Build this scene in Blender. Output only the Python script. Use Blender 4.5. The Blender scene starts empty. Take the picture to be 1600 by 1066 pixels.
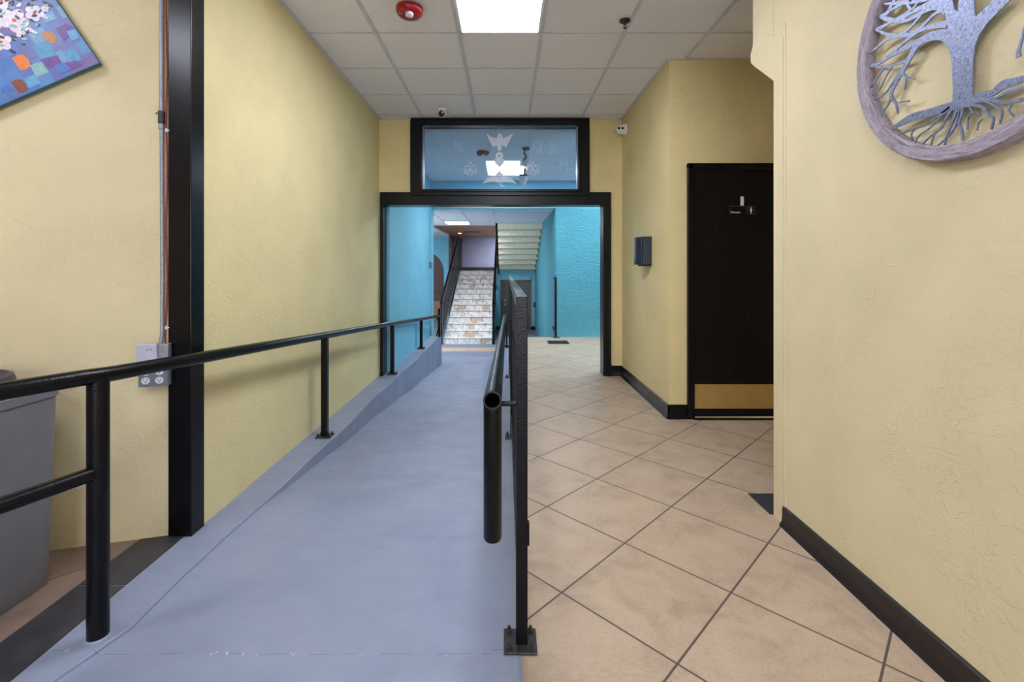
import bpy, bmesh, math, random
from mathutils import Vector, Matrix
from mathutils.geometry import tessellate_polygon
random.seed(7)
S = bpy.context.scene
C = S.collection
PI = math.pi

# ------------------------------------------------------------------ camera, world, exposure
EYE = Vector((0.0, 0.0, 1.237)); FPX = 733.0; VX, VY = 790.0, 420.0
cd = bpy.data.cameras.new('camera'); cam = bpy.data.objects.new('camera', cd); C.objects.link(cam)
cam.location = EYE; cam.rotation_euler = (PI/2, 0, 0)
cd.sensor_width = 36; cd.lens = FPX/1600*36; cd.clip_start = .05
cd.shift_x = (800-VX)/1600; cd.shift_y = -(533-VY)/1600
S.camera = cam
w = bpy.data.worlds.new('world'); S.world = w; w.use_nodes = True
w.node_tree.nodes['Background'].inputs[0].default_value = (.86, .92, 1.0, 1)
w.node_tree.nodes['Background'].inputs[1].default_value = 6.0
S.view_settings.view_transform = 'Standard'; S.view_settings.look = 'None'
S.view_settings.gamma = 1; S.view_settings.use_curve_mapping = False
S.view_settings.exposure = 0.12
PANEL = 26.5          # emission of the LED ceiling panels

# ------------------------------------------------------------------ materials
def lin(c):
    return tuple((v/255/12.92 if v/255 <= .04045 else ((v/255+.055)/1.055)**2.4) for v in c)+(1,)
class NT:
    def __init__(s, name):
        s.m = bpy.data.materials.new(name); s.m.use_nodes = True; s.t = s.m.node_tree
        s.b = s.t.nodes['Principled BSDF']; s.co = s.t.nodes.new('ShaderNodeTexCoord').outputs['Object']
    def n(s, typ, **kw):
        nd = s.t.nodes.new('ShaderNode'+typ)
        for k, v in kw.items(): setattr(nd, k, v)
        return nd
    def l(s, a, b): s.t.links.new(a, b)
    def put(s, sock, v):
        if isinstance(v, bpy.types.NodeSocket): s.l(v, sock)
        elif isinstance(v, (tuple, list)) and len(v) == 3 and sock.type == 'RGBA': sock.default_value = tuple(v)+(1,)
        else: sock.default_value = v
    def math(s, op, a, b=0.0, c=0.0):
        nd = s.n('Math', operation=op); s.put(nd.inputs[0], a); s.put(nd.inputs[1], b); s.put(nd.inputs[2], c)
        return nd.outputs[0]
    def noise(s, scale, detail=3, rough=.55, dist=0, vec=None, stretch=None):
        nd = s.n('TexNoise'); nd.inputs['Scale'].default_value = scale; nd.inputs['Detail'].default_value = detail
        nd.inputs['Roughness'].default_value = rough; nd.inputs['Distortion'].default_value = dist
        v = vec or s.co
        if stretch:
            mp = s.n('Mapping'); mp.inputs['Scale'].default_value = stretch; s.l(v, mp.inputs[0]); v = mp.outputs[0]
        s.l(v, nd.inputs['Vector']); return nd.outputs[0]
    def ramp(s, f, stops):
        nd = s.n('ValToRGB'); e = nd.color_ramp.elements
        while len(e) < len(stops): e.new(.5)
        for i, (p, c) in enumerate(stops):
            e[i].position = p; e[i].color = c if isinstance(c, tuple) else (c, c, c, 1)
        s.put(nd.inputs[0], f); return nd.outputs[0]
    def mix(s, f, a, b, mode='MIX'):
        nd = s.n('Mix', data_type='RGBA', blend_type=mode)
        s.put(nd.inputs[0], f); s.put(nd.inputs[6], a); s.put(nd.inputs[7], b); return nd.outputs[2]
    def bump(s, h, strength, dist=.01, prev=None):
        nd = s.n('Bump'); nd.inputs['Strength'].default_value = strength; nd.inputs['Distance'].default_value = dist
        s.put(nd.inputs['Height'], h)
        if prev: s.l(prev, nd.inputs['Normal'])
        s.l(nd.outputs[0], s.b.inputs['Normal']); return nd.outputs[0]
    def col(s, c): s.put(s.b.inputs['Base Color'], c)
    def set(s, rough=None, metal=None, coat=None, spec=None):
        if rough is not None: s.put(s.b.inputs['Roughness'], rough)
        if metal is not None: s.b.inputs['Metallic'].default_value = metal
        if coat is not None: s.b.inputs['Coat Weight'].default_value = coat
        if spec is not None: s.b.inputs['Specular IOR Level'].default_value = spec
        return s.m

def simple(name, rgb, rough=.5, metal=0, var=.08, scale=12, coat=None, bump=0, bscale=60, spec=None):
    t = NT(name); c = lin(rgb); d = tuple(v*(1-var) for v in c[:3])+(1,); e = tuple(min(1, v*(1+var)) for v in c[:3])+(1,)
    t.col(t.ramp(t.noise(scale), [(.3, d), (.7, e)]))
    if bump: t.bump(t.noise(bscale, 4), bump, .004)
    return t.set(rough, metal, coat, spec)
def emis(name, rgb, strength):
    t = NT(name); t.col(lin(rgb)); t.b.inputs['Emission Color'].default_value = lin(rgb)
    t.b.inputs['Emission Strength'].default_value = strength; return t.m

def wallmat(name, rgb, kind):
    t = NT(name); c = lin(rgb)
    lo = tuple(v*.93 for v in c[:3])+(1,); hi = tuple(min(1, v*1.05) for v in c[:3])+(1,)
    t.col(t.ramp(t.noise(2.2, 4), [(.3, lo), (.7, hi)]))
    if kind == 'peel':                                   # fine orange-peel rollered texture
        nb = t.bump(t.noise(75, 3, .6), .9, .006)
        t.bump(t.noise(14, 3), .12, .01, nb)
    elif kind == 'trowel':                               # hand trowelled plaster with raised edges
        mask = t.ramp(t.noise(2.4, 3, .6), [(.42, .12), (.62, 1.0)])
        a = t.noise(9, 4, .6, 1.1, stretch=(1, 1, 1.7))
        ridge = t.ramp(a, [(.50, 0.0), (.515, 1.0), (.60, .55), (.75, .4)])
        nb = t.bump(t.math('MULTIPLY', ridge, mask), .55, .004)
        b2 = t.noise(26, 5, .65, .8, stretch=(1, 1, .6))
        nb = t.bump(t.math('MULTIPLY', b2, mask), .6, .008, nb)
        t.bump(t.noise(90, 4, .65), .25, .003, nb)
    elif kind == 'stucco':
        nb = t.bump(t.ramp(t.noise(13, 5, .62, 1.2, stretch=(1, 1, 1.8)), [(.35, 0.0), (.7, 1.0)]), .8, .03)
        t.bump(t.noise(60, 4), .25, .004, nb)
    else:
        t.bump(t.noise(40, 4), .15, .004)
    return t.set(.62, spec=.3)

M = {}
M['cream'] = wallmat('cream_paint_trowelled', (219, 205, 165), 'trowel')
M['cream_peel'] = wallmat('cream_paint_orange_peel', (225, 212, 160), 'peel')
M['cream_warm'] = wallmat('cream_paint_warm', (224, 206, 151), 'trowel')
M['blue'] = wallmat('turquoise_paint_smooth', (122, 186, 206), 'plain')
M['blue_stucco'] = wallmat('turquoise_paint_stucco', (94, 170, 184), 'stucco')
M['lilac'] = wallmat('grey_lilac_paint', (142, 142, 164), 'plain')
M['black'] = simple('glossy_black_paint', (10, 10, 14), .27, var=.25, scale=8, bump=.05, bscale=40, spec=.3)
M['black_metal'] = simple('black_railing_paint', (10, 10, 13), .24, var=.3, scale=20, bump=.3, bscale=140, spec=.25)
M['black_plastic'] = simple('dark_blue_black_plastic', (34, 40, 56), .28)
M['bin'] = simple('grey_bin_plastic', (112, 112, 118), .5, var=.06, bump=.05)
M['lid'] = simple('dark_purple_plastic', (52, 48, 62), .45)
M['steel'] = simple('galvanised_steel', (150, 153, 162), .4, .35, var=.15, scale=60)
M['dark_steel'] = simple('weathered_dark_steel', (70, 66, 68), .5, .6, var=.3, scale=60, bump=.3)
M['brass'] = simple('brushed_brass', (206, 170, 104), .36, .55, var=.06)
M['white'] = simple('white_plastic', (232, 232, 236), .45)
M['white_metal'] = simple('white_grid_metal', (204, 202, 208), .5)
M['red'] = simple('red_plastic', (150, 8, 18), .3, var=.05)
M['redwire'] = simple('red_cable_sheath', (150, 52, 52), .5)
M['clear'] = simple('clear_lens', (205, 208, 220), .12, .3)
M['lens'] = simple('black_lens', (8, 8, 10), .1)
M['greydoor'] = simple('grey_brown_door_paint', (104, 98, 92), .55)
M['greyframe'] = simple('brown_door_frame', (112, 92, 80), .55)
M['maroon'] = simple('maroon_wood', (84, 56, 52), .55)
M['brownboard'] = simple('brown_wood_board', (160, 104, 72), .5, var=.2)
M['olive'] = simple('olive_white_plaster', (220, 212, 186), .6)
M['wood_trim'] = simple('tan_wood', (150, 118, 90), .5, var=.15)
M['darktile'] = simple('charcoal_floor_tile', (52, 52, 58), .45, var=.25, scale=14, bump=.1)
M['vent'] = simple('slate_grille_metal', (62, 72, 86), .4)
def frost_mat():
    m = bpy.data.materials.new('frosted_white_etching'); m.use_nodes = True; t = m.node_tree; t.nodes.clear()
    o = t.nodes.new('ShaderNodeOutputMaterial'); a = t.nodes.new('ShaderNodeBsdfDiffuse'); a.inputs[0].default_value = (.92, .94, 1, 1)
    b = t.nodes.new('ShaderNodeBsdfTranslucent'); b.inputs[0].default_value = (.92, .95, 1, 1)
    mx = t.nodes.new('ShaderNodeMixShader'); mx.inputs[0].default_value = .4
    t.links.new(a.outputs[0], mx.inputs[1]); t.links.new(b.outputs[0], mx.inputs[2]); t.links.new(mx.outputs[0], o.inputs[0]); return m
M['frost'] = frost_mat()
M['receptacle'] = simple('ivory_socket_plastic', (214, 214, 222), .4)
M['plategrey'] = simple('grey_cover_plate', (120, 126, 138), .4, .5)
M['coverlilac'] = simple('pale_lilac_cover', (190, 190, 208), .4)
M['panel'] = emis('led_panel_diffuser', (236, 240, 255), PANEL)
M['panel_blue'] = emis('led_panel_cool', (236, 244, 255), PANEL*1.55)
M['panel_low'] = emis('led_panel_cool_bright', (240, 244, 255), PANEL*2.7)
M['warmlamp'] = emis('warm_lamp_glow', (255, 190, 120), 30)
M['floodlamp'] = emis('warm_flood_glow', (255, 214, 170), 2.0)

def ceiling_mat():
    t = NT('ceiling_tile_board'); c = lin((238, 236, 240))
    t.col(t.ramp(t.noise(240, 2), [(.35, tuple(v*.86 for v in c[:3])+(1,)), (.55, c)]))
    t.bump(t.noise(180, 4), .35, .003); return t.set(.85, spec=.1)
M['ceil'] = ceiling_mat()

def floor_mat(name, base, off_u, off_v, size, grout, diag=True, gw=.0075):
    t = NT(name); sp = t.n('SeparateXYZ'); t.l(t.co, sp.inputs[0]); x, y = sp.outputs[0], sp.outputs[1]
    if diag:
        k = 1/math.sqrt(2)
        u = t.math('MULTIPLY', t.math('ADD', x, y), k); v = t.math('MULTIPLY', t.math('SUBTRACT', y, x), k)
    else: u, v = x, y
    u = t.math('DIVIDE', t.math('SUBTRACT', u, off_u), size); v = t.math('DIVIDE', t.math('SUBTRACT', v, off_v), size)
    def edge(a):
        f = t.math('FRACT', a); return t.math('MINIMUM', f, t.math('SUBTRACT', 1.0, f))
    g = t.math('LESS_THAN', t.math('MINIMUM', edge(u), edge(v)), gw/2/size)
    cb = t.n('CombineXYZ'); t.l(t.math('FLOOR', u), cb.inputs[0]); t.l(t.math('FLOOR', v), cb.inputs[1])
    wn = t.n('TexWhiteNoise'); t.l(cb.outputs[0], wn.inputs[0])
    vec = t.n('VectorMath', operation='ADD'); t.l(t.co, vec.inputs[0])
    sc = t.n('VectorMath', operation='SCALE'); t.l(wn.outputs['Color'], sc.inputs[0]); sc.inputs[3].default_value = 13
    t.l(sc.outputs[0], vec.inputs[1])
    b = [lin(c) for c in base]
    c1 = t.ramp(t.noise(5, 6, .65, .6, vec=vec.outputs[0]), [(.25, b[0]), (.5, b[1]), (.75, b[2])])
    sp2 = t.ramp(t.noise(90, 3, .7), [(.30, (.80, .77, .75, 1)), (.5, (1, 1, 1, 1)), (.72, (1.0, .97, .93, 1))])
    c2 = t.mix(.8, c1, sp2, 'MULTIPLY')
    tint = t.ramp(wn.outputs[0], [(0, (.94, .94, .94, 1)), (1, (1.0, 1.0, 1.0, 1))])
    c3 = t.mix(1.0, c2, tint, 'MULTIPLY')
    t.col(t.mix(g, c3, lin(grout)))
    nb = t.bump(t.math('SUBTRACT', 1.0, g), .5, .002)
    t.bump(t.noise(60, 3), .05, .003, nb)
    t.set(t.ramp(t.noise(18, 3), [(.3, .36), (.7, .5)]), spec=.45); return t.m
M['tile'] = floor_mat('beige_ceramic_floor_tile', [(162, 142, 121), (186, 164, 140), (196, 176, 151)], 1.418, 1.115, .4572, (88, 76, 74))
M['browntile'] = floor_mat('brown_ceramic_floor_tile', [(124, 104, 94), (142, 120, 108), (152, 132, 120)], -.3, .2, 1.2, (96, 84, 80))
M['striptile'] = floor_mat('tan_strip_tile', [(182, 156, 138), (198, 172, 152), (206, 186, 170)], 0.1, 0.0, .33, (140, 118, 104), False)

def ramp_mat():
    t = NT('blue_grey_deck_paint')
    a = t.ramp(t.noise(1.6, 5, .6, .5), [(.3, lin((126, 133, 153))), (.5, lin((136, 144, 165))), (.72, lin((142, 148, 165)))])
    s = t.ramp(t.noise(9, 6, .65, .3, stretch=(.6, 1.3, 1)), [(.35, (.93, .93, .92, 1)), (.6, (1, 1, 1, 1))])
    c = t.mix(.8, a, s, 'MULTIPLY')
    specks = t.ramp(t.noise(34, 2), [(.80, 0.0), (.82, 1.0)])
    c = t.mix(specks, c, lin((176, 172, 176)))
    sp = t.n('SeparateXYZ'); t.l(t.co, sp.inputs[0])       # hairline crack and paint chips across the ramp
    d = t.math('ABSOLUTE', t.math('SUBTRACT', sp.outputs[1], t.math('ADD', 1.510, t.math('MULTIPLY', t.noise(6, 4), .022))))
    crack = t.math('MULTIPLY', t.math('LESS_THAN', d, .0012), t.ramp(t.noise(14, 2), [(.45, 0.0), (.5, .6)]))
    c = t.mix(crack, c, lin((84, 88, 104)))
    chip = t.math('MULTIPLY', t.math('LESS_THAN', d, .007), t.ramp(t.noise(22, 3, .7, 1), [(.62, 0.0), (.65, .8)]))
    t.col(t.mix(chip, c, lin((196, 190, 186))))
    nb = t.bump(t.noise(22, 5, .6), .22, .006); t.bump(t.noise(120, 3), .12, .002, nb)
    return t.set(t.ramp(t.noise(6, 4), [(.3, .42), (.7, .58)]), spec=.4)
M['ramp'] = ramp_mat()

def stair_mat():
    t = NT('marbled_stair_tile'); sp = t.n('SeparateXYZ'); t.l(t.co, sp.inputs[0])
    x, y, z = sp.outputs
    row = t.math('FLOOR', t.math('DIVIDE', t.math('ADD', z, .66), .1408))
    off = t.math('FRACT', t.math('MULTIPLY', row, .37))
    u = t.math('ADD', t.math('DIVIDE', x, .30), off)
    f = t.math('FRACT', u); g = t.math('LESS_THAN', t.math('MINIMUM', f, t.math('SUBTRACT', 1.0, f)), .02)
    wv = t.n('TexWave', wave_type='BANDS', bands_direction='DIAGONAL'); wv.inputs['Scale'].default_value = 2.2
    wv.inputs['Distortion'].default_value = 5; wv.inputs['Detail'].default_value = 4; t.l(t.co, wv.inputs[0])
    base = t.ramp(wv.outputs[1], [(.0, lin((202, 195, 189))), (.12, lin((216, 211, 207))), (1, lin((228, 224, 221)))])
    blot = t.ramp(t.noise(4.2, 1, .5, .3), [(.60, 0.0), (.62, 1.0)])
    c = t.mix(blot, base, lin((192, 172, 152)))
    t.col(t.mix(g, c, lin((110, 98, 94)))); return t.set(.4)
M['stair'] = stair_mat()

def art_metal():
    t = NT('blued_mottled_steel')
    t.col(t.ramp(t.noise(120, 5, .7, 1.2), [(.36, lin((62, 72, 100))), (.47, lin((110, 119, 146))), (.7, lin((138, 146, 170)))]))
    return t.set(.42, .35)
M['artmetal'] = art_metal()
def grey_wood():
    t = NT('weathered_grey_wood')
    sp = t.n('SeparateXYZ'); t.l(t.co, sp.inputs[0])
    a = t.math('ARCTAN2', sp.outputs[2], sp.outputs[1])
    r = t.math('SQRT', t.math('ADD', t.math('MULTIPLY', sp.outputs[1], sp.outputs[1]), t.math('MULTIPLY', sp.outputs[2], sp.outputs[2])))
    cb = t.n('CombineXYZ'); t.l(t.math('MULTIPLY', a, 1.2), cb.inputs[0]); t.l(t.math('MULTIPLY', r, 26), cb.inputs[1]); t.l(t.math('MULTIPLY', sp.outputs[0], 26), cb.inputs[2])
    f = t.noise(5, 6, .7, 1.4, vec=cb.outputs[0])
    t.col(t.ramp(f, [(.32, lin((96, 82, 92))), (.48, lin((150, 138, 150))), (.66, lin((184, 174, 184)))]))
    t.bump(f, .35, .004); return t.set(.65)
M['greywood'] = grey_wood()
def black_wood():
    t = NT('black_stained_door_wood')
    f = t.noise(6, 6, .65, .4, stretch=(9, 1, .7))
    t.col(t.ramp(f, [(.3, lin((10, 9, 10))), (.6, lin((19, 16, 16))), (.8, lin((32, 26, 24)))]))
    t.bump(f, .12, .002); return t.set(.42, spec=.2)
M['blackwood'] = black_wood()
def canvas_mat():
    t = NT('blue_purple_patchwork_paint'); sp = t.n('SeparateXYZ'); t.l(t.co, sp.inputs[0])
    u = t.math('DIVIDE', sp.outputs[0], .062)
    row = t.math('FLOOR', t.math('DIVIDE', sp.outputs[2], .055))
    u2 = t.math('ADD', u, t.math('FRACT', t.math('MULTIPLY', row, .43)))
    cb = t.n('CombineXYZ'); t.l(t.math('FLOOR', u2), cb.inputs[0]); t.l(row, cb.inputs[1])
    wn = t.n('TexWhiteNoise'); t.l(cb.outputs[0], wn.inputs[0])
    c = t.ramp(wn.outputs[0], [(0, lin((66, 104, 176))), (.2, lin((96, 84, 160))), (.4, lin((70, 140, 190))), (.6, lin((112, 78, 150))), (.8, lin((80, 128, 196))), (1, lin((108, 166, 190)))])
    st = t.noise(30, 5, .7, 1, stretch=(.5, 1, 3))
    c = t.mix(.55, c, t.ramp(st, [(.3, (.55, .6, .75, 1)), (.7, (1.0, 1.0, 1.0, 1))]), 'MULTIPLY')
    c = t.mix(t.ramp(t.noise(6, 4), [(.35, 0.0), (.7, .5)]), c, lin((90, 140, 205)))
    t.col(c); t.bump(st, .4, .002); return t.set(.35)
M['canvas'] = canvas_mat()
M['teal_edge'] = simple('teal_canvas_edge', (28, 104, 130), .5)
M['gold_edge'] = simple('tan_canvas_back', (176, 146, 92), .6)
for k, c in dict(p_orange=(232, 120, 20), p_rust=(128, 66, 44), p_ochre=(180, 124, 70), p_white=(228, 214, 226), p_red=(206, 70, 44), p_black=(20, 30, 42),
                 p_mint=(130, 176, 178), p_teal=(74, 144, 186), p_violet=(100, 62, 140), p_sky=(96, 160, 206), p_blue=(70, 110, 190)).items():
    M[k] = simple('paint_'+k[2:], c, .4, var=.2, scale=60, bump=.4)
def glass_mat():
    m = bpy.data.materials.new('transom_window_glass'); m.use_nodes = True; t = m.node_tree; t.nodes.clear()
    o = t.nodes.new('ShaderNodeOutputMaterial'); tr = t.nodes.new('ShaderNodeBsdfTransparent'); tr.inputs[0].default_value = (.80, .86, .92, 1)
    gl = t.nodes.new('ShaderNodeBsdfGlossy'); gl.inputs[0].default_value = (.9, .95, 1, 1); gl.inputs['Roughness'].default_value = .03
    mx = t.nodes.new('ShaderNodeMixShader'); mx.inputs[0].default_value = .06
    t.links.new(tr.outputs[0], mx.inputs[1]); t.links.new(gl.outputs[0], mx.inputs[2]); t.links.new(mx.outputs[0], o.inputs[0]); return m
M['glass'] = glass_mat()

# ------------------------------------------------------------------ mesh helpers
def link_mesh(name, bm, mats, parent=None, smooth=False, bevel=0, loc=None):
    me = bpy.data.meshes.new(name); bmesh.ops.recalc_face_normals(bm, faces=bm.faces); bm.to_mesh(me); bm.free()
    if not isinstance(mats, (list, tuple)): mats = [mats]
    for m in mats: me.materials.append(M[m] if isinstance(m, str) else m)
    o = bpy.data.objects.new(name, me); C.objects.link(o)
    if parent: o.parent = parent
    if loc: o.location = loc
    if smooth:
        for p in me.polygons: p.use_smooth = True
        me.set_sharp_from_angle(angle=math.radians(40))
    if bevel:
        b = o.modifiers.new('bevel', 'BEVEL'); b.width = bevel; b.segments = 2; b.limit_method = 'ANGLE'
    return o
def rel(bm, o):
    """shift world geometry into the frame of an unrotated parent at o"""
    bmesh.ops.translate(bm, verts=bm.verts, vec=-Vector(o)); return bm
def box(bm, x0, x1, y0, y1, z0, z1, mi=0, mat=None):
    vs = [Vector((x, y, z)) for x in (x0, x1) for y in (y0, y1) for z in (z0, z1)]
    if mat: vs = [mat @ v for v in vs]
    v = [bm.verts.new(p) for p in vs]
    for f in ((0, 1, 3, 2), (4, 6, 7, 5), (0, 4, 5, 1), (2, 3, 7, 6), (0, 2, 6, 4), (1, 5, 7, 3)):
        bm.faces.new([v[i] for i in f]).material_index = mi
    return bm
def B(*a, **k): return box(bmesh.new(), *a, **k)
def tube(bm, pts, r, n=14, cap=True, mi=0, taper=None):
    pts = [Vector(p) for p in pts]; rings = []
    for i, p in enumerate(pts):
        if i == 0: d = (pts[1]-p).normalized()
        elif i == len(pts)-1: d = (p-pts[i-1]).normalized()
        else: d = ((p-pts[i-1]).normalized()+(pts[i+1]-p).normalized()).normalized()
        up = Vector((0, 0, 1)) if abs(d.z) < .95 else Vector((0, 1, 0))
        a = d.cross(up).normalized(); b = a.cross(d).normalized()
        rr = taper[i] if taper else r; k = 1.0
        if 0 < i < len(pts)-1:
            k = 1/max(.5, math.sqrt((1+(p-pts[i-1]).normalized().dot((pts[i+1]-p).normalized()))/2))
        rings.append([bm.verts.new(p+(a*math.cos(t)*(k if abs(a.z) < 1 else 1)+b*math.sin(t)*k)*rr) for t in (2*PI*j/n for j in range(n))])
    for q, s in zip(rings, rings[1:]):
        for j in range(n): bm.faces.new((q[j], q[(j+1) % n], s[(j+1) % n], s[j])).material_index = mi
    if cap:
        bm.faces.new(rings[0]).material_index = mi; bm.faces.new(rings[-1]).material_index = mi
    return bm
def lathe(bm, prof, c=(0, 0, 0), n=24, axis='Z', mi=0, mat=None):
    rings = []
    for r, h in prof:
        ring = []
        for j in range(n):
            t = 2*PI*j/n; x, y = r*math.cos(t), r*math.sin(t)
            v = {'Z': (x, y, h), 'Y': (x, h, y), 'X': (h, x, y)}[axis]
            v = Vector(v)
            if mat: v = mat @ v
            ring.append(bm.verts.new(v+Vector(c)))
        rings.append(ring)
    for q, s in zip(rings, rings[1:]):
        for j in range(n): bm.faces.new((q[j], q[(j+1) % n], s[(j+1) % n], s[j])).material_index = mi
    bm.faces.new(rings[0]).material_index = mi; bm.faces.new(rings[-1]).material_index = mi
    return bm
def prism(bm, poly, to3, d0, d1, mi=0):
    """poly: 2D list; to3(u,v,d)->Vector; solid between depth d0 and d1"""
    a = [bm.verts.new(to3(u, v, d0)) for u, v in poly]; b = [bm.verts.new(to3(u, v, d1)) for u, v in poly]
    n = len(poly)
    tris = tessellate_polygon([[Vector((u, v, 0)) for u, v in poly]])
    for t in tris:
        try:
            bm.faces.new([a[i] for i in t]).material_index = mi; bm.faces.new([b[i] for i in reversed(t)]).material_index = mi
        except ValueError: pass
    for i in range(n):
        j = (i+1) % n; bm.faces.new((a[i], a[j], b[j], b[i])).material_index = mi
    return bm
def smooth_line(pts, sub=4):
    out = []
    P = [Vector(p) for p in pts]
    for i in range(len(P)-1):
        p0 = P[max(i-1, 0)]; p1 = P[i]; p2 = P[i+1]; p3 = P[min(i+2, len(P)-1)]
        for k in range(sub):
            t = k/sub
            out.append(.5*((2*p1)+(p2-p0)*t+(2*p0-5*p1+4*p2-p3)*t*t+(3*p1-p0-3*p2+p3)*t*t*t))
    out.append(P[-1]); return out
def ribbon(bm, pts, to3, d0, d1, mi=0, sub=4, closed=False):
    """pts: (u,v,width)"""
    q = smooth_line(pts, sub) if sub > 1 else [Vector(p) for p in pts]
    L, R = [], []
    for i, p in enumerate(q):
        if closed: d = (q[(i+1) % len(q)]-q[i-1])
        else: d = (q[min(i+1, len(q)-1)]-q[max(i-1, 0)])
        d = Vector((d.x, d.y)).normalized(); nrm = Vector((-d.y, d.x)); h = max(p.z, .0004)/2
        L.append((p.x+nrm.x*h, p.y+nrm.y*h)); R.append((p.x-nrm.x*h, p.y-nrm.y*h))
    a = [[bm.verts.new(to3(u, v, d)) for u, v in X] for X in (L, R) for d in (d0, d1)]
    n = len(q); rng = range(n) if closed else range(n-1)
    for i in rng:
        j = (i+1) % n
        for s, t in ((0, 1), (1, 3), (3, 2), (2, 0)):
            bm.faces.new((a[s][i], a[s][j], a[t][j], a[t][i])).material_index = mi
    if not closed:
        for i in (0, n-1): bm.faces.new((a[0][i], a[1][i], a[3][i], a[2][i])).material_index = mi
    return bm
def thing(name, label, cat, loc=(0, 0, 0), rotz=0, group=None):
    o = bpy.data.objects.new(name, None); C.objects.link(o); o.location = loc; o.rotation_euler = (0, 0, rotz)
    return tag(o, label, cat, group)
def tag(o, label, cat, group=None):
    o['label'] = label; o['category'] = cat
    if group: o['group'] = group
    return o
def struct(name, bm, mats, label=None, parent=None, **k):
    o = link_mesh(name, bm, mats, parent, **k)
    if not parent:
        o['kind'] = 'structure'
        if label: o['label'] = label
    return o
def part(name, bm, mats, parent, label=None, **k):
    """world-space geometry hung under an unrotated thing"""
    base = parent.matrix_world.translation if False else None
    loc = Vector(parent.location); q = parent.parent
    while q: loc += q.location; q = q.parent
    rel(bm, loc); o = link_mesh(name, bm, mats, parent, **k)
    if label: o['label'] = label
    return o
def text_bm(body, size, to3):
    cu = bpy.data.curves.new('t', 'FONT'); cu.body = body; cu.size = size; cu.extrude = .0004
    o = bpy.data.objects.new('t', cu); C.objects.link(o)
    me = bpy.data.meshes.new_from_object(o.evaluated_get(bpy.context.evaluated_depsgraph_get()))
    bm = bmesh.new(); bm.from_mesh(me)
    for v in bm.verts: v.co = to3(v.co.x, v.co.y, v.co.z)
    bpy.data.objects.remove(o); bpy.data.meshes.remove(me); return bm

# ------------------------------------------------------------------ dimensions
H = 2.964; XL = -1.46; XR = 1.348; YF = 5.43; YD = 3.875; XN = 1.345; BH = 2.854; LOW = -.66
def rz(y): return -.012-.0845*max(0, y-2.45)      # ramp surface height

# ------------------------------------------------------------------ floors
bm = bmesh.new()
box(bm, .05, 4.5, -4, 8.5, -.9, 0)
struct('floor', bm, 'tile', 'beige diagonal ceramic tile floor right of the ramp')
struct('floor_seating', B(-5, -1.67, -4, 2.3, -.2, 0), 'browntile', 'brown tile floor left of the ramp')
bm = bmesh.new()
for a, b in ((-4, .55), (.556, 1.83), (1.836, 2.3)): box(bm, -1.67, -1.485, a, b, -.2, .001)
box(bm, -1.672, -1.48, -4, 2.3, -.2, -.002, 1)
struct('floor_border', bm, ['darktile', 'white_metal'], 'charcoal border tiles beside the ramp')
struct('floor_threshold', B(1.33, 2.8, 2.36, 2.577, -.1, .002), 'darktile', 'dark tile at the corner of the restroom alcove')
struct('floor_lower', B(-5, 1.1, 8.5, 18, -1.0, LOW), simple('grey_lower_floor', (120, 126, 140), .55), 'grey floor at the foot of the stairs')
struct('floor_strip', B(-1.9, .9, 10.75, 11.25, -.7, LOW+.004), 'striptile', 'tan tile strip before the stairs')
# ramp surface
bm = bmesh.new(); ys = [-4, 1.0, 1.55, 2.2, 2.45, 2.7, 3.5, 5, 6.5, 8, 9.2, 10.12]
prof = []
for y in ys:
    prof.append([bm.verts.new((x, y, max(rz(y), LOW-.005))) for x in (-1.485, .05)]+[bm.verts.new((x, y, -1.0)) for x in (.05, -1.485)])
for a, b in zip(prof, prof[1:]):
    for i in range(4): bm.faces.new((a[i], a[(i+1) % 4], b[(i+1) % 4], b[i]))
bm.faces.new(prof[0]); bm.faces.new(prof[-1])
struct('floor_ramp', bm, 'ramp', 'blue-grey painted ramp sloping down to the stairs')
# left kerb: hand finished edge, slightly wavering
bm = bmesh.new(); sec = []
N = 60
for i in range(N+1):
    y = 1.25+(8.66-1.25)*i/N
    xi = -1.292+.095*min(1, max(0, (y-1.6)/6.5))+.010*math.sin(y*2.3)+.006*math.sin(y*5.1+1)
    if y < 1.62: xi -= (1.62-y)*.35
    sec.append([bm.verts.new(p) for p in ((-1.482, y, 0.0), (xi-.004, y, 0.0), (xi, y, -.004), (xi+.006, y, rz(y)-.03), (xi+.006, y, -1.0), (-1.482, y, -1.0))])
for a, b in zip(sec, sec[1:]):
    for i in range(6): bm.faces.new((a[i], a[(i+1) % 6], b[(i+1) % 6], b[i]))
bm.faces.new(sec[0]); bm.faces.new(sec[-1])
struct('trim_1', bm, 'ramp', 'blue-grey concrete kerb along the left wall')
struct('trim_2', B(-.045, .052, 1.35, 8.5, -1.0, .002), 'ramp', 'narrow grey kerb between ramp and tile floor')

# ------------------------------------------------------------------ walls
def poly_wall(name, pts, z0, z1, mat, label):
    bm = bmesh.new(); prism(bm, pts, lambda u, v, d: Vector((u, v, d)), z0, z1)
    return struct(name, bm, mat, label)
poly_wall('wall_left', [(XL, 2.2), (XL, YF+.02), (-2.2, YF+.02), (-2.2, 2.45), (-1.56, 2.2)], -.05, H+.05, 'cream_peel', 'long cream wall along the ramp')
k = .115/.437
poly_wall('wall_seating', [(-1.50, 2.19), (-4.6, 2.175-k*(4.6-1.558)), (-4.6, 1.6), (-1.50, 2.4)], -.0, H+.05, 'cream', 'cream trowelled wall left of the black post')
struct('trim_3', B(-1.5585, -1.4505, 2.165, 2.26, -.02, H+.02), 'black', 'tall glossy black wooden post at the wall corner', bevel=.004)
struct('wall_seating_left', B(-4.75, -4.6, -4, 1.75, -.05, H+.05), 'cream', 'cream wall of the seating area')
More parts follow.
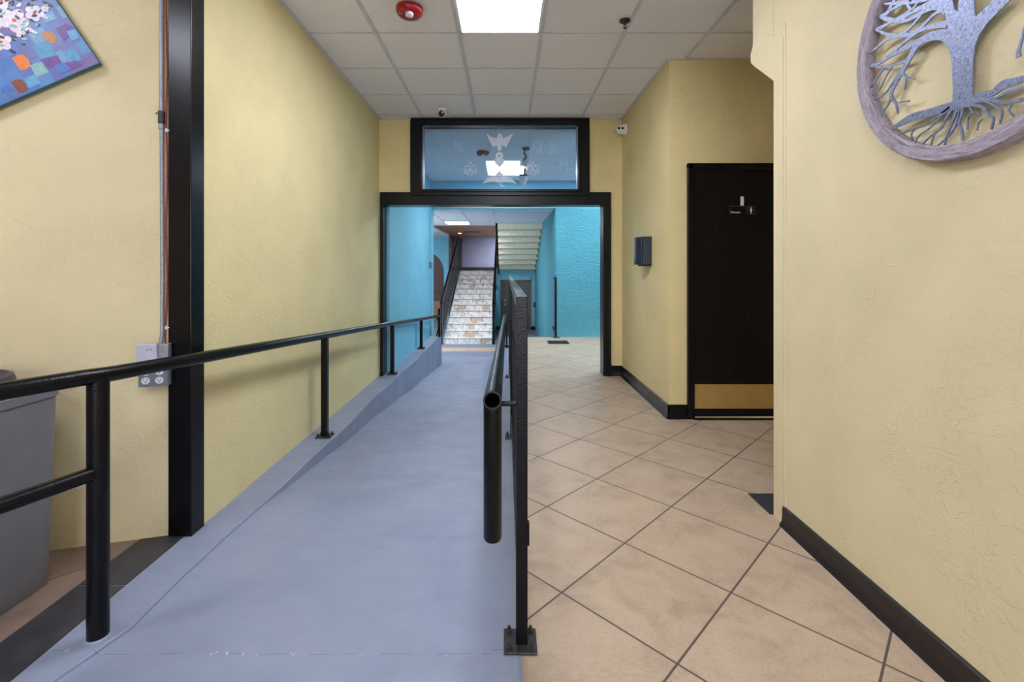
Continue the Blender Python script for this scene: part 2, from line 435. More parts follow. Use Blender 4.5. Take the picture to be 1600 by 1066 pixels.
bm = bmesh.new(); box(bm, -4.75, -1.5, -4.15, -4, -.05, H+.05); box(bm, 1.1, 1.4, -4.15, -4, -.05, H+.05); box(bm, -1.5, 1.1, -4.15, -4, 2.5, H+.05); box(bm, -1.5, 1.1, -4.15, -4, -.05, .25)
struct('wall_back', bm, 'cream', 'cream wall behind the viewpoint')
bm = bmesh.new()
for x in (-1.5, -.23, 1.04): box(bm, x, x+.06, -4.12, -4.03, .25, 2.5)
box(bm, -1.5, 1.1, -4.12, -4.03, .25, .31); box(bm, -1.5, 1.1, -4.12, -4.03, 2.44, 2.5)
struct('window_2', bm, 'black', 'shop-front window frame behind the viewpoint')  # added opening and frame, out of view; admits sky light to brighten the hall
# far wall with doorway and transom: cream in front, turquoise behind
bm = bmesh.new()
for mi, y0, y1 in ((0, YF, YF+.08), (1, YF+.08, YF+.16)):
    prism(bm, [(-2.2, -.9), (-1.43, -.9), (-1.43, 2.03), (1.19, 2.03), (1.19, -.05), (4.5, -.05), (4.5, H+.05), (.93, H+.05), (.93, 2.13), (-1.06, 2.13), (-1.06, H+.05), (-2.2, H+.05)], lambda u, v, d: Vector((u, d, v)), y0, y1, mi)
struct('wall_far', bm, ['cream_warm', 'blue'], 'cream wall around the wide doorway')
struct('wall_corridor', B(XR, XR+.05, YD+.12, YF+.02, 0, H+.05), 'cream_warm', 'cream wall beside the dispenser')
bm = bmesh.new()
prism(bm, [(XR, 0), (1.51, 0), (1.51, 2.09), (2.52, 2.09), (2.52, 0), (2.95, 0), (2.95, H+.05), (XR, H+.05)], lambda u, v, d: Vector((u, d, v)), YD, YD+.12)
if 0: box(bm, 2.51, 2.95, YD, YD+.12, 0, H+.05)
struct('wall_restroom', bm, 'cream_warm', 'cream wall around the restroom door')
struct('wall_alcove', B(2.8, 2.95, 2.2, YD+.02, 0, H+.05), 'cream_warm', 'cream wall at the end of the alcove')
bm = bmesh.new()
box(bm, XN, 3.0, -4, 2.355, -.02, H+.05)
prism(bm, [(2.355, H+.05), (2.355, 2.18), (2.42, 2.235), (2.54, 2.335), (2.572, 2.365), (2.577, 2.41), (2.55, 2.45), (2.55, H+.05)], lambda u, v, d: Vector((d, u, v)), XN-.001, XN+.14)
struct('wall_right', bm, 'cream', 'near cream wall carrying the round tree artwork', bevel=.006)
# narrow plaster bead and rough filler where the arch was cut
bm = bmesh.new()
prism(bm, [(2.248, -.0), (2.262, 0), (2.262, 2.40), (2.256, 2.425), (2.248, 2.40)], lambda u, v, d: Vector((d, u, v)), XN-.004, XN+.01)
prism(bm, [(2.27, .03), (2.345, .03), (2.35, 2.18), (2.43, 2.25), (2.55, 2.36), (2.545, 2.40), (2.45, 2.46), (2.34, 2.40), (2.30, 2.38), (2.27, 2.36)], lambda u, v, d: Vector((d, u, v)), XN-.0035, XN+.01)
struct('trim_4', bm, 'cream', 'plaster corner bead of the near right wall', bevel=.003)

# turquoise room
bm = bmesh.new()
box(bm, -2.2, -1.38, YF+.15, 8.9, -1.0, H+.05)
struct('wall_blue_left', bm, 'blue', 'turquoise wall left beyond the doorway')
bm = bmesh.new(); box(bm, -1.40, -1.365, 8.62, 8.9, -.0, 2.37)
struct('trim_5', bm, 'blue', 'turquoise end of the left wall')
bm = bmesh.new(); box(bm, -1.38, 3.2, 8.65, 8.8, 2.355, H+.05)
struct('wall_bulkhead', bm, 'blue', 'turquoise bulkhead above the opening')
bm = bmesh.new(); box(bm, .915, 3.2, 8.65, 8.85, -.05, 2.36); box(bm, .915, 1.1, 8.85, 18, -1.0, 3.5)
struct('wall_blue_right', bm, 'blue_stucco', 'turquoise stuccoed wall at the right beyond the doorway', bevel=.03)
struct('wall_blue_side', B(3.05, 3.2, YF+.1, 8.7, -.05, H+.05), 'blue', 'turquoise side wall')
# region by the stairs
bm = bmesh.new()
AY = 16.5
arch = [(-4.6, LOW), (-3.45, LOW), (-3.45, .9)]
cx, r0 = -2.81, .64
arch_o = [(-4.7, LOW-.05), (-3.45, LOW-.05)]+[(cx-r0*math.cos(t), 1.12+.70*math.sin(t)) for t in [PI*i/20 for i in range(21)]]+[(-2.17, LOW-.05), (-1.95, LOW-.05), (-1.95, 2.5), (-4.7, 2.5)]
prism(bm, arch_o, lambda u, v, d: Vector((u, d, v)), AY, AY+.2)
struct('wall_arch', bm, 'blue', 'pale turquoise wall with an arched opening')
bm = B(-3.9, -1.95, AY+.5, AY+.55, LOW, 2.4)
for z in (.42, .08): box(bm, -3.9, -1.95, AY+.47, AY+.5, z, z+.05, 1)
box(bm, -3.9, -1.95, AY+.48, AY+.5, LOW, .08, 2)
struct('wall_arch_back', bm, ['maroon', 'black', 'brownboard'], 'dark brown panelling seen through the arch')
struct('wall_lower_left', B(-4.75, -4.6, 8.8, 17.5, -1, 3.4), 'blue')
struct('wall_landing', B(-2.2, .93, 17.3, 17.45, -1.0, 2.6), 'lilac', 'grey-lilac wall at the head of the stairs')
struct('wall_stair_return', B(-1.98, -1.90, 16.3, 17.4, -1.0, 2.45), 'maroon', 'brown side of the stair head')
struct('baseboard_landing', B(-1.9, .9, 17.27, 17.3, 1.17, 1.29), 'black', 'black baseboard on the landing')
# door wall below the upper flight
DY = 14.6
bm = bmesh.new(); box(bm, -.335, -.16, DY, DY+.15, -.9, 1.25); box(bm, .78, .95, DY, DY+.15, -.9, 1.25); box(bm, -.17, .79, DY, DY+.15, .88, 1.25)
struct('wall_under_stairs', bm, 'blue', 'turquoise wall around the grey door')
bm = B(.78, .916, DY-.015, DY, LOW, LOW+.10); box(bm, -.30, -.16, DY-.015, DY, LOW, LOW+.10)
struct('baseboard_under_stairs', bm, 'black')

# ------------------------------------------------------------------ ceilings with hanging grid
def grid_ceiling(name, x0, x1, y0, y1, z, xs, ys, label, skip=()):
    bm = bmesh.new(); box(bm, x0, x1, y0, y1, z+.010, z+.06)
    gm = 'white_metal' if name == 'ceiling' else 'ceil'
    o = struct(name, bm, 'ceil', label)
    g = bmesh.new()
    for x in xs: box(g, x-.012, x+.012, y0, y1, z, z+.011)
    for y in ys: box(g, x0, x1, y-.010, y+.010, z+.0065, z+.011)
    link_mesh('ceiling_grid', g, gm, o)
    return o
T = .6096
xs0 = -.345
grid_ceiling('ceiling', -4.7, 4.4, -4.1, YF+.05, H, [xs0+T*i for i in range(-7, 7)], [3.45+T*i for i in range(-12, 4)], 'white tile ceiling of the hall')
g = bmesh.new(); box(g, XL, XL+.02, 2.2, YF, H-.004, H+.01); box(g, XL, XR, YF-.022, YF, H-.004, H+.01); box(g, XR-.02, XR, YD, YF, H-.004, H+.01); box(g, XR, 2.8, YD-.022, YD, H-.004, H+.01)
struct('trim_6', g, 'white_metal', 'white wall angle around the ceiling')
grid_ceiling('ceiling_blue', -1.40, 3.2, YF+.1, 8.7, BH, [-.883+T*i for i in range(0, 7)], [8.02+T*i for i in range(-4, 2)], 'tile ceiling of the turquoise room')
grid_ceiling('ceiling_low', -4.7, 1.1, 8.66, 12.3, 2.36, [-1.49+T*i for i in range(-5, 4)], [11.85+T*i for i in range(-5, 1)], 'low tile ceiling before the stairs')
bm = B(-4.7, -1.95, 12.3, 16.6, 2.36, 2.42); g = bmesh.new()
for y in (13.1, 14.3, 15.5): box(g, -4.7, -1.95, y, y+.024, 2.352, 2.36)
o = struct('ceiling_low_left', bm, 'ceil', 'tile ceiling left of the stairs'); link_mesh('ceiling_grid', g, 'white_metal', o)
struct('ceiling_stairs', B(-1.95, .93, 12.32, 17.4, 2.42, 2.5), 'brownboard', 'brown ceiling over the stair landing')

# ------------------------------------------------------------------ light panels
def light_panel(x0, x1, y0, y1, z, label, m='panel', group=None, depth=.012):
    t = thing('ceiling_light', label, 'ceiling light', ((x0+x1)/2, (y0+y1)/2, z), group=group)
    f = bmesh.new(); e = .018
    box(f, x0, x1, y0, y0+e, z-.004, z+depth); box(f, x0, x1, y1-e, y1, z-.004, z+depth)
    box(f, x0, x0+e, y0, y1, z-.004, z+depth); box(f, x1-e, x1, y0, y1, z-.004, z+depth)
    part('frame', f, 'white', t); part('diffuser', B(x0+e, x1-e, y0+e, y1-e, z-.001, z+.008), m, t)
    return t
light_panel(xs0+.012, xs0+T-.012, 3.45-2*T+.012, 3.438, H, 'bright LED panel in the hall ceiling before the doorway')
GB = 'light panels of the hall behind the viewpoint'
for (x, y) in ((xs0, .40-T), (xs0, -2.04), (xs0-4*T, .40), (xs0-4*T, -2.04)):
    light_panel(x+.012, x+T-.012, y+.012, y+T-.012, H, 'square LED ceiling panel behind the viewpoint', group=GB)  # out-of-view panels added to raise the hall brightness
light_panel(-.261, .325, 7.43, 8.01, BH, 'LED panel of the turquoise room seen through the transom glass', 'panel_blue')
light_panel(1.56, 2.14, 7.43, 8.01, BH, 'LED panel at the right side of the turquoise room', 'panel_blue')  # added out of sight to brighten the turquoise room
light_panel(1.56, 2.14, 5.9, 6.48, BH, 'LED panel just behind the cream doorway wall', 'panel_blue')  # another added emitter, hidden by the doorway wall, same purpose
light_panel(-3.9, -3.3, 13.3, 13.9, 2.36, 'LED panel before the arched opening', 'panel_low')  # hidden emitter added to lift the lower area left of the stairs
light_panel(.1, .7, 16.1, 16.7, 2.42, 'LED panel over the landing behind the upper flight', 'panel_low')  # added emitter, hidden by the flight; lights the landing wall
light_panel(-1.478, -.892, 11.25, 11.84, 2.36, 'LED panel in the low ceiling before the stairs', 'panel_low')

# ------------------------------------------------------------------ doorway frame and transom window
bm = bmesh.new()
box(bm, -1.447, -1.412, YF-.03, YF+.16, rz(YF)-.05, 1.975); box(bm, 1.125, 1.20, YF-.03, YF+.16, 0, 1.975)
box(bm, 1.165, 1.212, YF-.045, YF-.02, 0, 1.975)
box(bm, -1.447, 1.213, YF-.035, YF+.165, 1.97, 2.12)
struct('trim_7', bm, 'black', 'black wooden frame of the wide doorway', bevel=.004)
win = struct('window_1', B(-1.10, -1.091, YF-.02, YF, 2.13, 2.95), 'black', 'transom window with etched dove, chalice and book')
f = bmesh.new()
box(f, -1.09, -.955, YF-.06, YF+.12, 2.075, H); box(f, .83, .963, YF-.06, YF+.12, 2.075, H)
box(f, -.955, .83, YF-.06, YF+.12, 2.075, 2.15); box(f, -.955, .83, YF-.06, YF+.12, 2.88, H)
box(f, -.99, .865, YF-.075, YF-.06, 2.90, 2.925); box(f, -.99, .865, YF-.075, YF-.06, 2.115, 2.14)
box(f, -.99, -.965, YF-.075, YF-.06, 2.14, 2.90); box(f, .84, .865, YF-.075, YF-.06, 2.14, 2.90)
link_mesh('window_frame', f, 'black', win, bevel=.005)
s = bmesh.new(); box(s, -.955, -.948, YF-.02, YF+.06, 2.15, 2.88); box(s, .823, .83, YF-.02, YF+.06, 2.15, 2.88)
link_mesh('glazing_bead', s, 'steel', win)
GY = YF+.03
link_mesh('pane', B(-.955, .83, GY, GY+.006, 2.15, 2.88), 'glass', win)
KW = GY/FPX
def e3(u, v, d): return Vector(((u-VX)*KW, GY-.0005-d, EYE.z+(VY-v)*KW))
def etch(name, polys, label=None, ribs=()):
    bm = bmesh.new()
    for i, p in enumerate(polys): prism(bm, p, e3, .0, .0008+.0002*i)
    for i, r in enumerate(ribs): ribbon(bm, r, e3, .0, .001+.00005*i, sub=1, closed=(r[0][:2] == r[-1][:2] and False))
    o = link_mesh(name, bm, 'frost', win)
    if label: o['label'] = label
    return o
def q(pts): return [(750+a/10.66, 200+b/10.66) for a, b in pts]
etch('etched_dove', [q([(105, 85), (175, 140), (275, 180), (305, 95), (325, 85), (360, 110), (385, 170), (470, 140), (555, 90), (505, 190), (440, 318), (360, 285), (365, 335), (325, 398), (285, 345), (285, 285), (215, 318), (150, 200)])], 'frosted dove with raised wings')
circ = lambda cx, cy, rx, ry=None, n=24, a0=0, a1=2*PI: [(cx+rx*math.cos(a0+(a1-a0)*i/n), cy+(ry or rx)*math.sin(a0+(a1-a0)*i/n)) for i in range(n+(0 if a1-a0 > 6.2 else 1))]
etch('etched_chalice', [q(circ(322, 465, 62)), q([(245, 520), (262, 535)]+[(322+80*math.cos(t), 545+90*math.sin(t)) for t in [PI*i/12 for i in range(13)]][::-1]+[(390, 520)][:0]) if False else
     q([(243, 515), (405, 515), (404, 555), (380, 605), (345, 625), (336, 640), (332, 700), (345, 735), (398, 775), (360, 800), (290, 800), (248, 775), (300, 735), (316, 700), (312, 640), (303, 625), (265, 605), (245, 555)])], 'frosted chalice with round host')
bm = bmesh.new()
for a, b in (((322, 430), (322, 505)), ((287, 468), (358, 468))):
    pa, pb = q([a])[0], q([b])[0]; ribbon(bm, [(pa[0], pa[1], .7), (pb[0], pb[1], .7)], e3, .0009, .0018, sub=1)
link_mesh('host_cross', bm, 'plategrey', win)
etch('etched_book', [q([(40, 930), (115, 835), (235, 808), (322, 815), (322, 912), (230, 895), (110, 905)]), q([(610, 935), (520, 835), (410, 808), (326, 815), (326, 912), (420, 900), (540, 910)]), q([(310, 925), (330, 925), (365, 955), (410, 950), (412, 962), (355, 972)])], 'frosted open book with ribbon')
def tri(cx):
    sc = 1/5.517; k = 4.6*sc
    P = [(0, -66), (56, 32), (-56, 32), (0, -66)]; out = []
    for p, q_ in zip(P, P[1:]): out.append([(cx+p[0]*sc, 265+p[1]*sc, k), (cx+q_[0]*sc, 265+q_[1]*sc, k)])
    for ccx, ccy in ((0, 27), (-26, -8), (26, -8)):
        n = 20; out.append([(cx+(ccx+28*math.cos(2*PI*i/n))*sc, 265+(ccy+28*math.sin(2*PI*i/n))*sc, k) for i in range(n+1)])
    return out
etch('etched_emblem', [], 'frosted triangle with three rings, left', tri(640+523/5.517))
etch('etched_emblem', [], 'frosted triangle with three rings, right', tri(640+1063/5.517))
def feather(x, y, n, sgn):
    out = []
    for i in range(n):
        a = x+random.uniform(-8, 8); b = y+random.uniform(-9, 9)
        out.append([(a, b, .35), (a+sgn*random.uniform(1, 4), b+random.uniform(2, 6), .15)])
    return out
for x, y, sgn in ((717, 226, 1), (840, 226, -1), (868, 231, -1), (880, 258, -1)):
    bm = bmesh.new()
    for r in feather(x, y, 34, sgn): ribbon(bm, r, e3, 0, .0006+random.random()*.0003, sub=1)
    o = link_mesh('etched_wisp', bm, 'frost', win); o['label'] = 'faint frosted wisp'

# ------------------------------------------------------------------ baseboards
def cove(name, a, b, h, label, thick=.012, toe=.028):
    a = Vector(a); b = Vector(b); d = (b-a).normalized(); nrm = Vector((-d.y, d.x, 0))
    bm = bmesh.new(); prof = [(0, 0), (toe, 0), (toe-.004, .006), (thick+.003, .022), (thick, .04), (thick, h-.006), (thick-.006, h), (0, h)]
    ra = [bm.verts.new(a+nrm*u+Vector((0, 0, v))) for u, v in prof]; rb = [bm.verts.new(b+nrm*u+Vector((0, 0, v))) for u, v in prof]
    for i in range(len(prof)):
        j = (i+1) % len(prof); bm.faces.new((ra[i], ra[j], rb[j], rb[i]))
    bm.faces.new(ra); bm.faces.new(rb)
    return struct(name, bm, 'basebrown' if 'near' in label else 'black', label)
M['basebrown'] = simple('dark_brown_vinyl', (26, 20, 22), .38, var=.3, scale=25, bump=.1)
cove('baseboard_right', (XN, -4, 0), (XN, 2.262, 0), .092, 'dark cove baseboard of the near right wall')
cove('baseboard_corridor', (XR, YD-.012, 0), (XR, YF, 0), .115, 'black baseboard below the dispenser')
cove('baseboard_far', (XR, YF, 0), (1.205, YF, 0), .115, 'black baseboard beside the doorway frame')
cove('baseboard_restroom', (1.50, YD, 0), (XR-.012, YD, 0), .115, 'black baseboard left of the restroom door')

# ------------------------------------------------------------------ restroom door
d1 = struct('door_1', B(1.545, 2.46, YD-.005, YD+.035, .075, 2.06), 'blackwood', 'black restroom door with brass kick plate')
f = bmesh.new()
for (a, b) in ((1.496, 1.542), (2.463, 2.51)):
    box(f, a, b, YD-.03, YD+.06, 0, 2.104)
box(f, 1.496, 2.51, YD-.03, YD+.06, 2.062, 2.104)
box(f, 1.525, 1.56, YD-.012, YD+.06, .0, 2.07)
link_mesh('door_frame', f, 'black', d1, bevel=.004)
kp = link_mesh('kick_plate', B(1.553, 2.45, YD-.0075, YD-.004, .083, .284), 'brass', d1); kp['label'] = 'brass kick plate'
s = bmesh.new()
for x in [1.57+.146*i for i in range(7)]:
    for z in (.095, .272): lathe(s, [(.003, YD-.009), (.003, YD-.007)], (x, 0, z), 8, 'Y')
link_mesh('screw', s, 'dark_steel', kp)
link_mesh('threshold', B(1.54, 2.47, YD-.05, YD+.05, 0, .014), 'black', d1, bevel=.003)
link_mesh('door_sweep', B(1.55, 2.455, YD-.012, YD-.005, .02, .075), 'black', d1)
sg = link_mesh('door_sign', B(1.849, 2.054, YD-.010, YD-.005, 1.685, 1.752), 'lens', d1); sg['label'] = 'small black sign reading Women'
e = bmesh.new(); x0, x1, z0, z1 = 1.849, 2.054, 1.685, 1.752
for a, b, c, d in ((x0, x1, z1-.0015, z1), (x0, x0+.0015, z0, z1), (1.989, 1.9905, z0, z1), (1.989, x1, z0, z0+.0015), (x1-.0015, x1, z0, z1)):
    box(e, a, b, YD-.0115, YD-.010, c, d)
link_mesh('sign_border', e, 'plategrey', sg)
tb = text_bm('Women', .026, lambda x, y, z: Vector((1.853+x*.92, YD-.0105-z, 1.694+y)))
link_mesh('sign_lettering', tb, 'white', sg)
bm = bmesh.new(); pc = lambda u, v, d: Vector((2.0215+u, YD-.0105-d, 1.719+v))
prism(bm, circ(0, .020, .0045, n=12), pc, 0, .001)
prism(bm, [(-.004, .015), (.004, .015), (.011, -.002), (.005, -.008), (.004, -.026), (-.004, -.026), (-.005, -.008), (-.011, -.002)], pc, 0, .001)
link_mesh('sign_figure', bm, 'white', sg)
bm = B(1.936, 1.963, YD-.014, YD-.005, 1.757, 1.832); o = link_mesh('sticker', bm, 'white', d1, bevel=.006); o['label'] = 'small white scuffed sticker'
# grey door beyond
d2 = struct('door_2', B(-.101, .736, DY+.02, DY+.06, LOW, .836), 'greydoor', 'grey door below the upper stairs')
f = bmesh.new(); box(f, -.16, -.10, DY-.02, DY+.08, LOW, .89); box(f, .735, .79, DY-.02, DY+.08, LOW, .89); box(f, -.16, .79, DY-.02, DY+.08, .835, .89)
link_mesh('door_frame', f, 'greyframe', d2)
kb = bmesh.new(); lathe(kb, [(.02, DY-.03), (.035, DY-.05), (.035, DY-.07), (.015, DY-.08)], (-.02, 0, .12), 12, 'Y'); lathe(kb, [(.02, DY+.02), (.02, DY-.03)], (-.02, 0, .12), 12, 'Y')
lathe(kb, [(.022, DY+.02), (.022, DY)], (-.02, 0, .25), 12, 'Y')
link_mesh('door_knob', kb, 'brass', d2)

# ------------------------------------------------------------------ left handrail
lh = thing('handrail', 'black pipe handrail on the kerb along the left wall', 'handrail', (-1.365, 1.58, 0))
rail = [(-1.80, .60, .885), (-1.458, 1.353, .883), (-1.378, 1.53, .881), (-1.361, 1.60, .876), (-1.335, 3.45, .745), (-1.328, 5.45, .598), (-1.305, 7.22, .462), (-1.25, 8.05, .405), (-1.20, 8.5, .38)]
part('rail', tube(bmesh.new(), rail, .0265, 18), 'black_metal', lh, smooth=True)
part('lower_rail', tube(bmesh.new(), [(-1.80, .60, .55), (-1.458, 1.353, .553), (-1.372, 1.555, .556)], .024, 16), 'black_metal', lh, smooth=True)
part('post', tube(bmesh.new(), [(-1.368, 1.575, -.005), (-1.368, 1.575, .875)], .031, 20), 'black_metal', lh, smooth=True)
c = bmesh.new(); lathe(c, [(.031, 0), (.038, .001), (.036, .004), (.031, .007)], (-1.368, 1.575, 0), 20)
part('post_collar', c, 'ramp', lh, smooth=True)
part('post', tube(bmesh.new(), [(-1.80, .60, -.005), (-1.80, .60, .9)], .031, 20), 'black_metal', lh, smooth=True)
for x, y, zt in ((-1.333, 3.46, .74), (-1.328, 5.5, .59), (-1.302, 7.24, .455)):
    p = part('post', B(x-.022, x+.022, y-.022, y+.022, .0, zt), 'black_metal', lh, bevel=.003)
    bp = B(x-.055, x+.055, y-.05, y+.05, 0, .008)
    o = part('base_plate', bp, 'dark_steel', lh, bevel=.002)
    for sx, sy in ((-.04, .034), (.04, .034), (-.04, -.034), (.04, -.034)):
        part('bolt', lathe(bmesh.new(), [(.008, .008), (.008, .016), (.004, .017), (.004, .028)], (x+sx, y+sy, 0), 8), 'black_metal', o)
part('post', B(-1.225, -1.175, 8.48, 8.53, 0, .52), 'black_metal', lh, bevel=.003)
part('rail_return', tube(bmesh.new(), smooth_line([(-1.28, 8.55, .38), (-1.235, 8.57, .30), (-1.23, 8.58, .15), (-1.27, 8.6, .0)], 5), .012, 10), 'black_metal', lh, smooth=True)

# ------------------------------------------------------------------ right railing
rr = thing('railing', 'black steel railing with pipe handrail between the ramp and the tiled floor', 'railing', (.053, 1.549, 0))
XA, XB = .034, .072
for y in (1.549, 3.44, 5.33):
    part('post', B(XA, XB, y-.019, y+.019, 0, 1.11), 'black_metal', rr, bevel=.002)
    x0 = -.004 if y > 2 else -.006
    o = part('base_plate', B(x0, .102, y-.052, y+.052, .002, .010), 'dark_steel', rr, bevel=.002)
    for bx in (x0+.018, .084):
        for by in (-.036, .036):
            part('bolt', lathe(bmesh.new(), [(.013, .010), (.013, .012), (.009, .0125), (.009, .02), (.005, .021), (.005, .03)], (bx, y+by, 0), 10), 'dark_steel', o)
part('top_rail', B(XA, XB, 1.53, 5.349, 1.109, 1.147), 'black_metal', rr, bevel=.002)
part('bottom_rail', B(XA+.004, XB-.004, 1.56, 5.33, .15, .18), 'black_metal', rr, bevel=.002)
for y in [1.57+i*.118 for i in range(1, 32)]:
    if min(abs(y-3.44), abs(y-5.33)) < .05: continue
    part('picket', B(.046, .060, y-.007, y+.007, .17, 1.115), 'black_metal', rr)
part('bracket', B(XB, XB+.006, 1.535, 1.56, .33, .40), 'black_metal', rr)
HR = lambda y: .877-.064*(y-1.3)
hx = lambda y: -.036+.004*(y-1.3)
# open handrail pipe: outer and inner wall
def pipe(bm, p0, p1, ro, ri, depth, n=22):
    p0, p1 = Vector(p0), Vector(p1); d = (p1-p0).normalized(); a = d.cross(Vector((0, 0, 1))).normalized(); b = a.cross(d)
    R = lambda p, r: [bm.verts.new(p+(a*math.cos(2*PI*j/n)+b*math.sin(2*PI*j/n))*r) for j in range(n)]
    rs = [R(p0+d*depth, ri), R(p0, ri), R(p0, ro), R(p1, ro)]
    for q_, s_ in zip(rs, rs[1:]):
        for j in range(n): bm.faces.new((q_[j], q_[(j+1) % n], s_[(j+1) % n], s_[j]))
    bm.faces.new(rs[0]); bm.faces.new(rs[-1]); return bm
part('handrail', pipe(bmesh.new(), (hx(1.3), 1.275, HR(1.275)), (hx(7.6), 7.6, HR(7.6)), .0255, .0205, .35), 'black_metal', rr, smooth=True)
part('drop_tube', lathe(bmesh.new(), [(.012, .484), (.022, .486), (.0255, .493), (.0255, .86)], (hx(1.3), 1.302, 0), 22), 'black_metal', rr, smooth=True)
for y in (1.549, 3.44, 5.33):
    x = hx(y); z = HR(y)
    part('bracket', tube(bmesh.new(), [(XA, y, z-.07), (x+.012, y, z-.07), (x+.002, y, z-.062), (x, y, z-.02)], .0085, 10), 'black_metal', rr, smooth=True)
y = 7.3
part('post', B(.0, .035, y-.017, y+.017, 0, HR(y)+.01), 'black_metal', rr, bevel=.002)
part('bracket', tube(bmesh.new(), [(.02, y, HR(y)-.06), (hx(y), y, HR(y)-.055), (hx(y), y, HR(y)-.02)], .0085, 10), 'black_metal', rr, smooth=True)

# ------------------------------------------------------------------ waste bin
wb = thing('trash_can', 'tall grey rectangular waste bin beside the handrail', 'trash can', (-1.96, 1.6, 0))
def rrect(x0, x1, y0, y1, r, n=5):
    out = []
    for cx, cy, a in ((x1-r, y1-r, 0), (x0+r, y1-r, 90), (x0+r, y0+r, 180), (x1-r, y0+r, 270)):
        for i in range(n+1):
            t = math.radians(a+90*i/n); out.append((cx+r*math.cos(t), cy+r*math.sin(t)))
    return out
bm = bmesh.new(); rings = []
for z, g, r in ((0, -.006, .04), (.008, 0, .06), (.10, .003, .06), (.70, .014, .055), (.735, .015, .055), (.737, .022, .06), (.768, .023, .06), (.77, .016, .055), (.73, .004, .05), (.05, -.005, .05)):
    rings.append([bm.verts.new((x, y, z)) for x, y in rrect(-2.13-g, -1.793+g, 1.24-g, 1.875+g, r)])
for a, b in zip(rings, rings[1:]):
    for i in range(len(a)): bm.faces.new((a[i], a[(i+1) % len(a)], b[(i+1) % len(a)], b[i]))
bm.faces.new(rings[0]); bm.faces.new(rings[-1])
part('body', bm, 'bin', wb, smooth=True)
bm = bmesh.new(); lathe(bm, [(.20, .765), (.235, .770), (.245, .80), (.238, .822), (.225, .826), (.215, .812), (.10, .805)], (-2.125, 1.70, 0), 32)
part('lid', bm, ['lid'], wb, 'dark round lid', smooth=True)

# ------------------------------------------------------------------ conduit, cable, socket box on the oblique wall
dirw = Vector((-.437, -.115, 0)).normalized(); nw = Vector((-dirw.y, dirw.x, 0)); nw = -nw if nw.y > 0 else nw   # into the room
O3 = Vector((-1.558, 2.175, 0))
def wp(s, z, d=0): return O3+dirw*s+nw*d+Vector((0, 0, z))
def px_on_wall(px, py, d=0):
    r = Vector(((px-VX)/FPX, 1, (VY-py)/FPX)); o = O3+nw*d
    t = (o-EYE).dot(nw)/r.dot(nw); p = EYE+r*t; return (p-o).dot(dirw), p.z
s0, _ = px_on_wall(252.5, 300, .013)
cdt = thing('electrical_conduit', 'galvanised steel conduit running down beside the black post', 'conduit', wp(s0, .9))
zt = H
part('pipe', tube(bmesh.new(), [wp(s0, 1.92, .014), wp(s0, zt, .014)], .0095, 14), 'steel', cdt, smooth=True)
part('pipe', tube(bmesh.new(), [wp(s0, .86, .020), wp(s0, .905, .020), wp(s0-.003, .94, .015), wp(s0-.003, 1.2, .012), wp(s0, 1.93, .012)], .0085, 14), 'steel', cdt, smooth=True)
cp = part('coupling', tube(bmesh.new(), [wp(s0, 1.905, .014), wp(s0, 1.96, .014)], .0135, 14), 'dark_steel', cdt, 'dark steel coupling', smooth=True)
part('set_screw', tube(bmesh.new(), [wp(s0+.012, 1.95, .014), wp(s0+.024, 1.95, .014)], .003, 8), 'dark_steel', cp)
part('connector', tube(bmesh.new(), [wp(s0, 1.88, .014), wp(s0, 1.893, .014)], .012, 14), 'steel', cdt, smooth=True)
s1, _ = px_on_wall(260.5, 300, .006)
rc = tag(link_mesh('cable', tube(bmesh.new(), [wp(s1+.002*math.sin(i*1.7)+(.004 if i < 2 else 0), .80+i*(H-.80)/16, .006) for i in range(17)], .0035, 8), 'redwire', smooth=True),
         'thin red cable clipped between the conduit and the black post', 'cable')
GC = 'clips on the red cable'
for i, (z, lb) in enumerate(((1.875, 'small white cable clip high on the red cable'), (.965, 'small white cable clip just above the socket box'))):
    bm = bmesh.new(); tube(bm, [wp(s1, z-.008, .008), wp(s1, z+.008, .008)], .006, 10); tube(bm, [wp(s1-.01, z, .0), wp(s1-.01, z, .014)], .003, 8)
    tag(link_mesh('cable_clip', bm, 'white'), lb, 'cable clip', GC)
sa, _ = px_on_wall(219, 570, .05); sb, _ = px_on_wall(262, 570, .03)
sc_, zc = (sa+sb)/2, .80
ob = thing('outlet_box', 'grey metal socket box with four outlets left of the black post', 'electrical outlet', wp(sc_, zc))
def wbox(s_0, s_1, z_0, z_1, d_0, d_1):
    bm = bmesh.new(); prism(bm, [(s_0, z_0), (s_1, z_0), (s_1, z_1), (s_0, z_1)], lambda u, v, d: wp(u, v, d), d_0, d_1); return bm
hw = .058
part('box', wbox(sc_-hw, sc_+hw, .705, .895, 0, .045), 'steel', ob, bevel=.003)
part('cover_plate', wbox(sc_-hw+.002, sc_+hw, .705, .80, .045, .05), 'plategrey', ob, bevel=.004)
part('cover_plate', wbox(sc_-.018, sc_+hw+.002, .79, .900, .045, .062), 'coverlilac', ob, 'pale blank cover', bevel=.005)
for u in (-.028, .026):
    for v in (.733, .772):
        bm = bmesh.new(); prism(bm, circ(sc_-u, v, .0165, .0155, 16), lambda a, b, d: wp(a, b, d), .05, .054)
        rcp = part('receptacle', bm, 'receptacle', ob)
        bm = bmesh.new()
        for du, w_, h_ in ((-.006, .002, .008), (.006, .002, .007)): prism(bm, [(sc_-u+du-w_/2, v), (sc_-u+du+w_/2, v), (sc_-u+du+w_/2, v+h_), (sc_-u+du-w_/2, v+h_)], lambda a, b, d: wp(a, b, d), .054, .0545)
        prism(bm, circ(sc_-u, v-.006, .0028, n=8), lambda a, b, d: wp(a, b, d), .054, .0545)
        part('slots', bm, 'lens', rcp)
bm = bmesh.new()
